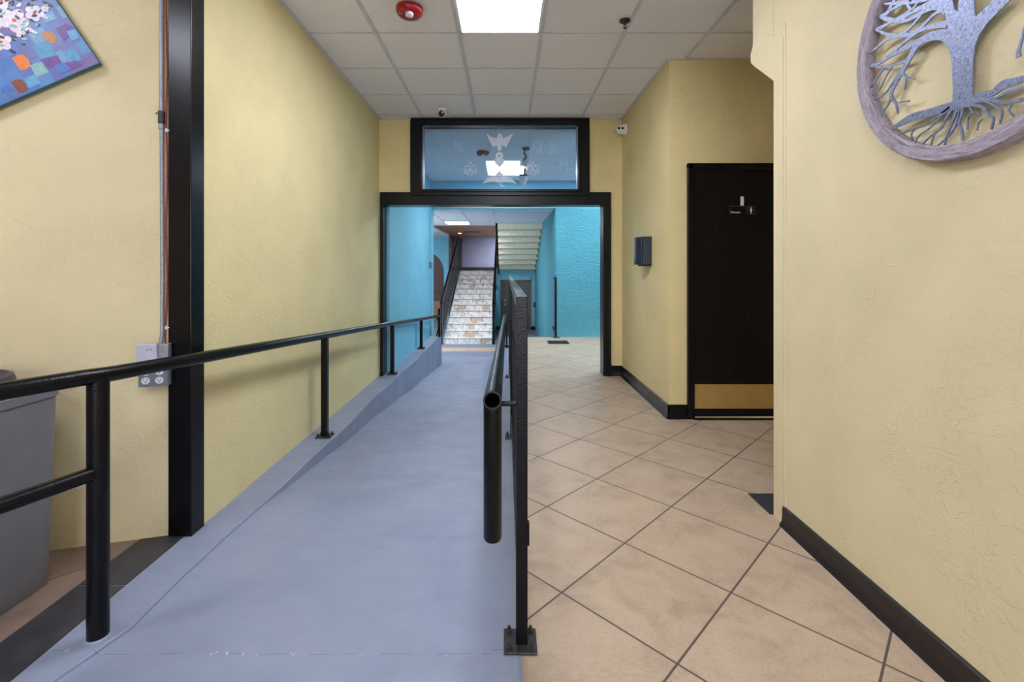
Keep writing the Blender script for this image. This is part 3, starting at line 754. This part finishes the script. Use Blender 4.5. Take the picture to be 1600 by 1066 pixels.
for a in (-.022, -.008): ribbon(bm, smooth_line([(sc_+.028+a, .878, .003), (sc_+.024+a, .872, .003), (sc_+.020+a, .878, .003)], 3), lambda u, v, d: wp(u, v, d), .062, .0625, sub=1)
part('embossing', bm, 'plategrey', ob)

# ------------------------------------------------------------------ painting on the oblique wall, hung tilted
sk, zk = px_on_wall(155, 98, .035)
e1 = Vector((.848, -.530)); e2 = Vector((.530, .848))
def pl(u, v, d): s_ = sk+e1.x*u+e2.x*v; return wp(s_, zk+e1.y*u+e2.y*v, d)
PWD, PHT = .88, .60
pt = bpy.data.objects.new('painting', None); C.objects.link(pt)
ax = (dirw*e1.x+Vector((0, 0, 1))*e1.y).normalized(); ay = (dirw*e2.x+Vector((0, 0, 1))*e2.y).normalized()
# local frame: x along lower edge, z along right edge, y out of the wall
Mx = Matrix.Identity(4)
for i in range(3): Mx[i][0] = ax[i]; Mx[i][1] = nw[i]; Mx[i][2] = ay[i]; Mx[i][3] = wp(sk, zk, 0)[i]
pt.matrix_world = Mx
tag(pt, 'tilted blue patchwork painting with white flowers', 'painting')
def plx(px, py):
    s_, z_ = px_on_wall(px, py, .035); dv = Vector((s_-sk, z_-zk)); return (dv.dot(e1), dv.dot(e2))
def pp(name, bm, mats, **k): return link_mesh(name, bm, mats, pt, **k)
L3 = lambda u, v, d: Vector((u, d, v))
pp('canvas', B(0, PWD, .02, .035, 0, PHT), 'canvas')
pp('canvas_edge', B(-.001, PWD+.001, .012, .0335, -.001, PHT+.001), 'teal_edge')
pp('stretcher', B(.004, PWD-.004, 0, .012, .0, PHT-.004), 'gold_edge')
def quadpx(pts): return [plx(a/5.923, b/5.923) for a, b in pts]
bm = bmesh.new(); mats = ['p_orange', 'p_rust', 'p_ochre', 'p_mint', 'p_teal', 'p_violet', 'p_sky', 'p_blue']
for i, (mi, pts) in enumerate([
    (0, [(112, 540), (160, 510), (215, 503), (255, 540), (285, 605), (245, 640), (190, 650)]),
    (1, [(100, 760), (150, 735), (200, 732), (235, 775), (262, 830), (225, 855), (175, 862)]),
    (2, [(380, 305), (430, 290), (480, 290), (530, 350), (525, 390), (480, 408), (430, 375)]),
    (3, [(275, 605), (385, 567), (450, 670), (340, 715)]),
    (4, [(300, 430), (460, 390), (525, 500), (375, 545)]), (4, [(575, 475), (690, 445), (760, 550), (650, 590)]),
    (5, [(515, 265), (620, 215), (680, 260), (640, 340), (590, 380)]), (5, [(370, 555), (530, 510), (580, 590), (450, 640)]),
    (6, [(380, 150), (480, 95), (540, 175), (420, 215)]), (6, [(225, 730), (320, 690), (375, 770), (270, 815)]),
    (7, [(5, 810), (80, 780), (130, 830), (30, 860)]), (5, [(600, 590), (700, 560), (760, 600), (660, 650)]), (6, [(615, 290), (690, 270), (740, 350), (670, 380)]),
    (7, [(500, 610), (600, 580), (660, 645), (560, 690)])]):
    prism(bm, quadpx(pts), L3, .034, .0352+.0001*i, mi)
pp('painted_patches', bm, mats)
bm = bmesh.new(); K = [0]
def blob(cx, cy, r, mi, sx=1, rot=0, n=12):
    K[0] += 1; c_, s_ = math.cos(rot), math.sin(rot)
    P = [(cx+(c_*r*sx*math.cos(2*PI*i/n)-s_*r*math.sin(2*PI*i/n)), cy+(s_*r*sx*math.cos(2*PI*i/n)+c_*r*math.sin(2*PI*i/n))) for i in range(n)]
    prism(bm, P, L3, .035, .0368+.00002*(K[0] % 60)+(.0012 if mi in (1,) else 0), mi)
def flower(px, py, r):
    u, v = plx(px, py); a0 = random.random()*6
    for i in range(5):
        a = a0+2*PI*i/5; blob(u+r*.62*math.cos(a), v+r*.62*math.sin(a), r*.46, 0, 1.15, a)
    blob(u, v, r*.4, 0); blob(u, v, r*.16, 1)
for i in range(150):
    px, py = random.uniform(-25, 82), random.uniform(-25, 82)
    if px > 88-max(0, py-20)*.9 or px > 60+(py+25)*.9: continue
    u, v = plx(px, py)
    if u < .02 or v < .10 or u > PWD-.02 or v > PHT-.02: continue
    blob(u, v, random.uniform(.0035, .0065), (2, 3, 0, 2, 3, 2)[i % 6], 2.0, random.choice((.5, .9, 2.6, .2))+random.random()*.4, 8)
for px, py, r in ((22.5, 32, .054), (54, 21, .036), (2.5, 66, .040), (3, 1, .040), (71, 14, .016), (36, 52, .012), (45, 47, .012), (31, 54, .013), (-14, 30, .05), (-26, 66, .04)): flower(px, py, r*.86)
pp('painted_flowers', bm, ['p_white', 'p_red', 'p_black', 'p_mint'])

# ------------------------------------------------------------------ round tree artwork on the near right wall
XA_ = 1.312
ta = thing('wall_art', 'round metal tree of life in a weathered grey wooden ring', 'wall art', (XN-.0, 1.343, 1.963))
cY, cZ = 1.343, 1.963
bm = bmesh.new(); n = 96; prof = [(.362, XN), (.362, XA_-.001), (.365, XA_-.004), (.405, XA_-.004), (.409, XA_), (.412, XN)]
rings = [[bm.verts.new((x, cY+r*math.cos(2*PI*j/n), cZ+r*math.sin(2*PI*j/n))) for j in range(n)] for r, x in prof]
for a, b in zip(rings, rings[1:]+rings[:1]):
    for j in range(n): bm.faces.new((a[j], a[(j+1) % n], b[(j+1) % n], b[j]))
part('ring_frame', bm, 'greywood', ta, smooth=True)
XT = XA_+.008
def p7(x, y, k=1.0):
    px, py = 1300+x/3.947, y/3.947; Y = FPX*XT/(px-VX); return (Y, EYE.z+(VY-py)*Y/FPX)
def t3(u, v, d): return Vector((XT+d, u, v))
bm = bmesh.new()
trunk = [(740, 645), (745, 560), (740, 420), (730, 335), (712, 292), (690, 262), (650, 243), (640, 195), (708, 188), (712, 160), (700, 100), (690, 62), (640, 32), (650, -30), (735, -30), (755, 60), (778, 70), (782, -30), (878, -30), (874, 60), (884, 104), (965, 30), (1015, -30), (1130, -30), (1050, 48), (960, 138), (905, 215), (878, 290), (868, 380), (866, 480), (866, 600), (880, 655), (800, 665)]
prism(bm, [p7(*a) for a in trunk], t3, 0, .004)
def rb(pts, i=[0]):
    i[0] += 1; P = []
    for x, y, w_ in pts:
        Y, z = p7(x, y); P.append((Y, z, w_/3.947*Y/FPX*1.12))
    ribbon(bm, P, t3, -.0001*(i[0] % 7), .004, sub=4)
for r in [
 [(760, 230, 80), (660, 215, 52), (570, 240, 42), (515, 285, 38), (470, 370, 30), (425, 450, 28), (385, 520, 22), (362, 590, 20), (390, 640, 14), (405, 702, 6)],
 [(362, 590, 14), (345, 640, 12), (310, 690, 10), (293, 735, 6)], [(390, 636, 8), (440, 628, 8), (475, 622, 10)],
 [(430, 445, 12), (460, 480, 12), (505, 490, 6)], [(455, 478, 8), (445, 555, 6)],
 [(700, 195, 30), (600, 212, 22), (540, 245, 20), (480, 282, 28), (420, 315, 20), (350, 352, 16), (300, 385, 14), (236, 405, 12)],
 [(236, 405, 14), (330, 412, 14), (400, 395, 14), (480, 360, 18), (505, 310, 20)],
 [(325, 405, 9), (290, 460, 8), (232, 545, 6)], [(372, 402, 9), (330, 470, 8), (290, 550, 7), (240, 592, 6)], [(420, 440, 16), (370, 510, 12), (320, 580, 9), (246, 618, 6)],
 [(710, 148, 40), (620, 160, 26), (540, 190, 20), (470, 240, 16), (400, 300, 14), (330, 352, 10)],
 [(470, 212, 24), (370, 230, 18), (310, 262, 14), (234, 332, 8)], [(400, 215, 14), (340, 210, 14), (290, 192, 12), (262, 183, 8)], [(286, 190, 8), (340, 150, 9), (372, 118, 8)],
 [(705, 60, 46), (640, 42, 30), (560, 72, 24), (500, 108, 20), (440, 128, 20), (350, 120, 22), (285, 100, 14)],
 [(290, 100, 14), (340, 82, 18), (362, 40, 20), (395, -20, 20)], [(690, 60, 20), (640, 80, 18), (590, 125, 18), (530, 185, 20), (465, 218, 18)],
 [(560, 75, 14), (500, 150, 15), (445, 200, 13), (395, 218, 10)], [(610, 30, 20), (520, 62, 18), (430, 118, 12)], [(545, -20, 14), (510, 40, 12), (450, 85, 8), (400, 110, 8)],
 [(600, 205, 12), (560, 240, 12), (500, 300, 12)], [(520, 190, 12), (440, 260, 10), (380, 330, 10)],
 [(760, 652, 46), (690, 668, 48), (600, 695, 44), (500, 722, 44), (430, 757, 32), (345, 805, 8)],
 [(860, 605, 30), (920, 588, 32), (990, 572, 36), (1050, 525, 50), (1120, 505, 44), (1184, 482, 34), (1300, 430, 20), (1420, 380, 8)],
 [(890, 612, 14), (1000, 605, 12), (1080, 570, 14), (1184, 542, 11), (1300, 510, 8), (1400, 480, 6)],
 [(870, 628, 22), (960, 616, 18), (1080, 632, 16), (1184, 612, 18), (1330, 580, 10)],
 [(850, 645, 14), (930, 662, 16), (960, 710, 14), (992, 732, 12), (980, 800, 8)], [(925, 735, 6), (900, 762, 6), (892, 804, 5)],
 [(940, 622, 10), (1015, 660, 12), (1045, 690, 10), (1030, 765, 7)], [(1040, 632, 10), (1100, 640, 10), (1085, 682, 8), (1118, 718, 6)],
 [(835, 650, 10), (862, 685, 10), (838, 722, 9), (832, 802, 6)], [(860, 695, 6), (890, 690, 5), (912, 708, 5)], [(800, 650, 16), (800, 700, 14), (780, 760, 10), (797, 805, 12), (805, 870, 8)],
 [(775, 650, 18), (745, 740, 14), (705, 840, 10), (690, 905, 6)], [(755, 655, 16), (705, 720, 12), (672, 790, 10), (625, 835, 8), (605, 905, 5)],
 [(745, 655, 14), (665, 720, 10), (600, 790, 8), (535, 835, 6), (505, 892, 5)], [(725, 660, 12), (640, 725, 9), (560, 772, 7), (480, 802, 6), (398, 838, 5)],
 [(785, 655, 10), (765, 760, 9), (722, 832, 8), (640, 905, 5)], [(640, 812, 7), (592, 852, 6), (545, 905, 4)], [(505, 795, 5), (488, 825, 4), (492, 868, 4)],
 [(1230, 60, 8), (1184, 170, 10), (1165, 250, 12), (1148, 310, 17), (1147, 352, 24)]]: rb(r)
# crown above the photographed part, filling the ring
for i in range(26):
    a = math.radians(8+i*6.5); y0, z0 = 1.385+random.uniform(-.03, .03), 2.05+random.uniform(0, .02)
    y1, z1 = cY+.36*math.cos(a), cZ+.36*math.sin(a)
    if z1 < 2.06: continue
    my, mz = (y0+y1)/2+random.uniform(-.03, .03), (z0+z1)/2+random.uniform(-.02, .03)
    ribbon(bm, [(y0, z0, .022), (my, mz, .014), (y1, z1, .005)], t3, -.0001*(i % 5), .004)
    ribbon(bm, [(my, mz, .010), (my+random.uniform(-.08, .08), mz+.06, .006)], t3, -.0001*(i % 5), .004, sub=1)
part('tree', bm, 'artmetal', ta, 'mottled blue steel tree cut-out')

# ------------------------------------------------------------------ fire alarms
def alarm(x, y, z, label, letters=True):
    t = thing('fire_alarm', label, 'fire alarm', (x, y, z))
    part('housing', lathe(bmesh.new(), [(.088, z+.003), (.089, z-.012), (.086, z-.03), (.072, z-.046), (.05, z-.053), (.02, z-.055)], (x, y, 0), 32), 'red', t, smooth=True)
    part('strobe_lens', lathe(bmesh.new(), [(.028, z-.045), (.028, z-.058), (.022, z-.07), (.01, z-.076)], (x+.004, y-.035, 0), 20), 'clear', t, 'clear strobe lens', smooth=True)
    if letters:
        tb = text_bm('FIRE', .022, lambda u, v, d: Vector((x-.064+u, y-.028-v*.55-.006, z-.047+v*.35-d-.004)))
        part('lettering', tb, 'white', t)
    return t
alarm(-.637, 3.115, H, 'red ceiling fire alarm left of the hall light panel')
alarm(-.315, 6.50, BH, 'red fire alarm seen through the transom glass', False)
# sprinkler
sx, sy = .832, 3.27
sp_ = thing('fire_sprinkler', 'small sprinkler head in the hall ceiling', 'sprinkler', (sx, sy, H))
part('escutcheon', lathe(bmesh.new(), [(.038, H+.003), (.038, H-.003), (.028, H-.008), (.016, H-.009)], (sx, sy, 0), 24), 'dark_steel', sp_, smooth=True)
b_ = bmesh.new(); tube(b_, [(sx, sy, H), (sx, sy, H-.03)], .007, 10); tube(b_, [(sx-.007, sy, H-.012), (sx-.012, sy, H-.03), (sx, sy, H-.046)], .002, 6); tube(b_, [(sx+.007, sy, H-.012), (sx+.012, sy, H-.03), (sx, sy, H-.046)], .002, 6)
part('frame', b_, 'dark_steel', sp_); part('deflector', lathe(bmesh.new(), [(.014, H-.046), (.014, H-.049)], (sx, sy, 0), 16), 'dark_steel', sp_)
# ceiling camera
cx_, cy_ = -.685, 5.06
sc1 = thing('security_camera', 'small white ball camera on the ceiling above the transom', 'security camera', (cx_, cy_, H))
part('mount', lathe(bmesh.new(), [(.05, H+.002), (.052, H-.012), (.045, H-.022), (.02, H-.024)], (cx_, cy_, 0), 24), 'white', sc1, smooth=True)
b_ = bmesh.new(); bmesh.ops.create_uvsphere(b_, u_segments=24, v_segments=14, radius=.046); bmesh.ops.translate(b_, verts=b_.verts, vec=(cx_, cy_-.008, H-.052))
part('ball', b_, 'white', sc1, smooth=True)
R_ = Matrix.Rotation(math.radians(25), 3, 'X')
part('lens', lathe(bmesh.new(), [(.034, -.030), (.034, -.044), (.028, -.052), (.01, -.054)], (cx_, cy_-.008, H-.056), 20, 'Y', mat=Matrix.Rotation(math.radians(18), 3, 'X')), 'lens', sc1, smooth=True)
# wall camera
wc = thing('security_camera', 'white turret camera on the right wall beside the transom', 'security camera', (XR, 5.26, 2.80))
part('mount', lathe(bmesh.new(), [(.062, XR), (.062, XR-.02), (.05, XR-.05), (.035, XR-.055)], (0, 5.26, 2.80), 24, 'X'), 'white', wc, smooth=True)
b_ = bmesh.new(); bmesh.ops.create_uvsphere(b_, u_segments=24, v_segments=14, radius=.05); bmesh.ops.translate(b_, verts=b_.verts, vec=(XR-.065, 5.235, 2.79))
part('ball', b_, 'white', wc, smooth=True)
for dx, rr_ in ((-.024, .014), (.014, .014)):
    part('lens', lathe(bmesh.new(), [(rr_, 0), (rr_, -.008), (rr_*.6, -.010)], (XR-.070+dx, 5.193, 2.79), 14, 'Y'), 'lens', wc, smooth=True)
# dispenser
ds = thing('soap_dispenser', 'black dispenser on the cream corridor wall', 'dispenser', (XR, 4.43, 1.25))
poly = [(XR, 4.32), (XR-.075, 4.325), (XR-.088, 4.345), (XR-.088, 4.375), (XR-.10, 4.40), (XR-.118, 4.43), (XR-.118, 4.495), (XR-.10, 4.53), (XR-.03, 4.545), (XR, 4.545)]
bm = bmesh.new(); prism(bm, [(a, b+.0) for a, b in poly], lambda u, v, d: Vector((u, v, d)), 1.275, 1.535)
part('cover', bm, 'black_plastic', ds, bevel=.008)
part('base', B(XR-.07, XR, 4.34, 4.53, 1.262, 1.28), 'lens', ds, bevel=.004)
part('trim_strip', B(XR-.122, XR-.116, 4.44, 4.485, 1.33, 1.50), 'plategrey', ds, bevel=.002)

# ------------------------------------------------------------------ turquoise room things
po = thing('metal_post', 'black steel post with cut bracket at the turquoise corner', 'post', (.90, 8.42, 0))
part('post', B(.878, .918, 8.40, 8.44, 0, 1.08), 'black_metal', po, bevel=.003)
part('base_plate', B(.85, .97, 8.37, 8.47, 0, .01), 'dark_steel', po)
part('cap_hook', tube(bmesh.new(), [(.85, 8.4, 1.07), (.89, 8.4, 1.075), (.90, 8.4, 1.12)], .009, 8), 'black_metal', po)
part('bracket', tube(bmesh.new(), [(.845, 8.38, .21), (.87, 8.38, .13), (.90, 8.4, .12)], .016, 8), 'dark_steel', po, smooth=True)
fv = thing('floor_vent', 'dark grille set in the tiled floor near the turquoise wall', 'floor vent', (.88, 7.86, 0))
part('frame', B(.70, 1.06, 7.70, 8.05, 0, .004), 'vent', fv)
b_ = bmesh.new()
for i in range(11): box(b_, .715, 1.045, 7.715+i*.03, 7.727+i*.03, .004, .007)
part('slats', b_, 'dark_steel', fv)
fl = thing('floodlight', 'twin-head floodlight hanging from the turquoise room ceiling', 'floodlight', (.27, 6.3, BH))
part('mount', lathe(bmesh.new(), [(.05, BH+.002), (.05, BH-.015), (.02, BH-.02)], (.27, 6.3, 0), 20), 'dark_steel', fl, smooth=True)
part('arm', tube(bmesh.new(), smooth_line([(.27, 6.3, BH-.01), (.25, 6.3, BH-.06), (.275, 6.3, BH-.11), (.245, 6.3, BH-.16), (.26, 6.3, BH-.22), (.25, 6.3, BH-.36)], 5), .012, 10), 'dark_steel', fl, smooth=True)
def head(c, rx, label):
    mt = Matrix.Rotation(math.radians(rx), 3, 'Y')
    h = part('lamp_head', lathe(bmesh.new(), [(.022, .085), (.034, .07), (.048, .03), (.055, -.03), (.057, -.045), (.050, -.046)], c, 22, 'Z', mat=mt), 'white', fl, smooth=True)
    part('lamp_face', lathe(bmesh.new(), [(.049, -.0465), (.049, -.049), (.02, -.051)], c, 20, 'Z', mat=mt), 'floodlamp' if rx > 10 else 'white', h)
head((.275, 6.3, 2.64), 28, ''); head((.235, 6.3, 2.43), 184, '')
part('head_ring', lathe(bmesh.new(), [(.058, 2.475), (.060, 2.485), (.05, 2.50)], (.235, 6.3, 0), 20), 'lens', fl)
bx = thing('wall_conduit', 'thin turquoise conduit with small switch box at the end of the left wall', 'conduit', (-1.38, 8.5, 1.3))
part('pipe', tube(bmesh.new(), [(-1.365, 8.5, 2.34), (-1.365, 8.5, 1.34)], .008, 8), 'blue', bx)
part('switch_box', B(-1.38, -1.335, 8.44, 8.54, 1.24, 1.36), 'plategrey', bx, 'small grey switch box', bevel=.003)
eb = thing('junction_box', 'small dark electrical box beside the grey door', 'electrical box', (.915, 14.2, .12))
part('box', B(.84, .915, 14.1, 14.25, .08, .22), 'dark_steel', eb, bevel=.005)
part('cord', tube(bmesh.new(), [(.88, 14.1, .09), (.905, 14.08, -.02), (.91, 14.0, -.12)], .008, 8), 'dark_steel', eb)

# ------------------------------------------------------------------ lower staircase
SX0, SX1 = -1.56, -.355
st = thing('staircase', 'tiled staircase rising from the foot of the ramp', 'staircase', ((SX0+SX1)/2, 11.8, LOW))
for i in range(13):
    y = 11.8+.35*i; z0, z1 = LOW+.1408*i, LOW+.1408*(i+1)
    b_ = bmesh.new(); box(b_, SX0, SX1, y, y+.36 if i < 12 else 17.26, LOW if i < 3 else z0-.05, z1)
    stp = part('step', b_, 'stair', st)
    part('nosing', B(SX0, SX1, y-.008, y, z1-.012, z1+.001), simple('grey_grout', (120, 108, 106), .6) if i == 0 else bpy.data.materials['grey_grout'], stp)
b_ = bmesh.new()
for x0, x1 in ((SX0-.018, SX0-.001), (SX1+.001, SX1+.018)):
    prism(b_, [(11.85, LOW), (11.85, LOW-.0+.01), (16.0, 1.06), (17.26, 1.1), (17.26, .9), (16.1, .85), (12.4, LOW)], lambda u, v, d: Vector((d, u, v)), x0, x1)
part('stringer', b_, 'blue', st, 'turquoise stair side')
b_ = bmesh.new()
prism(b_, [(11.8, LOW), (11.8, LOW+.08), (15.9, 1.0), (15.9, LOW)], lambda u, v, d: Vector((d, u, v)), SX1+.002, SX1+.016); part('side_panel', b_, 'blue', st)
struct('floor_landing', B(SX1+.06, .91, 15.9, 17.3, .95, 1.17), 'maroon', 'landing at the head of the stairs')
def stair_rail(x, label, top_extra):
    t = thing('stair_railing', label, 'railing', (x, 11.85, LOW))
    g0 = lambda y: LOW+.14+(y-11.8)*.4023
    part('newel', B(x-.03, x+.03, 11.74, 11.80, LOW, .40), 'black_metal', t)
    part('newel', B(x-.03, x+.03, 15.97, 16.03, 1.10, 2.32), 'black_metal', t)
    b2 = bmesh.new(); prism(b2, [(11.74, .36), (11.74, .42), (16.03, 2.32), (16.03, 2.25)], lambda u, v, d: Vector((d, u, v)), x-.03, x+.03); part('rail', b2, 'black_metal', t)
    b2 = bmesh.new(); prism(b2, [(11.8, g0(11.8)+.06), (11.8, g0(11.8)+.11), (16.0, g0(16.0)+.11), (16.0, g0(16.0)+.06)], lambda u, v, d: Vector((d, u, v)), x-.015, x+.015); part('lower_rail', b2, 'black_metal', t)
    for k_ in range(1, 34):
        y = 11.8+k_*.125; part('picket', B(x-.012, x+.012, y-.012, y+.012, g0(y)-.03, .40+(y-11.74)*.443), 'black_metal', t)
    if top_extra:
        for k_ in range(12): part('picket', B(x-.009, x+.009, 16.1+k_*.1, 16.118+k_*.1, 1.2, 2.28), 'black_metal', t)
        part('landing_rail', B(x-.03, x+.03, 16.0, 17.3, 2.26, 2.32), 'black_metal', t)
    return t
stair_rail(SX0-.05, 'black picket railing on the left side of the tiled stairs', True)
stair_rail(SX1+.05, 'black picket railing on the right side of the tiled stairs', False)
# ------------------------------------------------------------------ upper flight seen from below
uf = thing('staircase', 'upper stair flight seen from below with pale stepped underside', 'staircase', (.37, 13, 2))
FX0, FX1 = -.20, .912
P_ = []; nst = 8; y = 14.6; z = 1.20; run = 2.96/nst; rise = 1.155/nst
P_.append((y, z))
for i in range(nst):
    P_.append((y-run*.93, z+rise*.12)); y -= run; z += rise; P_.append((y, z))
P_ += [(y, 2.364), (12.3, 2.364), (14.6, 1.5)]
b_ = bmesh.new(); prism(b_, P_, lambda u, v, d: Vector((d, u, v)), FX0, FX1)
part('soffit', b_, 'olive', uf)
b_ = bmesh.new(); prism(b_, [(14.62, 1.16), (11.66, 2.32), (11.66, 2.366), (12.4, 2.366), (14.62, 1.6)], lambda u, v, d: Vector((d, u, v)), FX0-.05, FX0-.0); part('stringer', b_, 'black_metal', uf, 'black outer stringer')
b_ = bmesh.new(); prism(b_, [(14.62, 1.14), (11.66, 2.30), (11.66, 2.366), (12.4, 2.366), (14.62, 1.6)], lambda u, v, d: Vector((d, u, v)), FX1-.03, FX1-.0+.0); part('stringer', b_, 'wood_trim', uf, 'tan wall stringer')
part('post', B(FX0-.05, FX0-.0, 14.55, 14.6, 1.06, 2.4), 'black_metal', uf)
gr = thing('grab_rail', 'short bent pipe rail on the wall right of the grey door', 'handrail', (.86, 14.4, 1.0))
part('rail', tube(bmesh.new(), [(.915, 14.0, 1.02), (.90, 14.3, 1.02), (.80, 14.35, 1.02), (.79, 14.35, .84)], .02, 10), 'steel', gr, smooth=True)
# recessed lamp and air slot over the landing
dl = thing('recessed_light', 'small warm recessed lamp in the brown stair ceiling', 'ceiling light', (-1.52, 15.6, 2.42))
part('bulb', lathe(bmesh.new(), [(.045, 2.421), (.045, 2.405), (.02, 2.40)], (-1.52, 15.6, 0), 16), 'warmlamp', dl)
part('ring', lathe(bmesh.new(), [(.07, 2.4205), (.07, 2.412), (.05, 2.412)], (-1.52, 15.6, 0), 20), 'white', dl)
av = thing('air_vent', 'dark slot vent in the brown stair ceiling', 'vent', (-1.1, 15.2, 2.42))
part('slot', B(-1.32, -.84, 14.9, 15.35, 2.41, 2.421), 'lens', av)
part('frame', B(-1.36, -.80, 14.86, 15.39, 2.414, 2.4205), 'maroon', av)
bpy.context.view_layer.update()
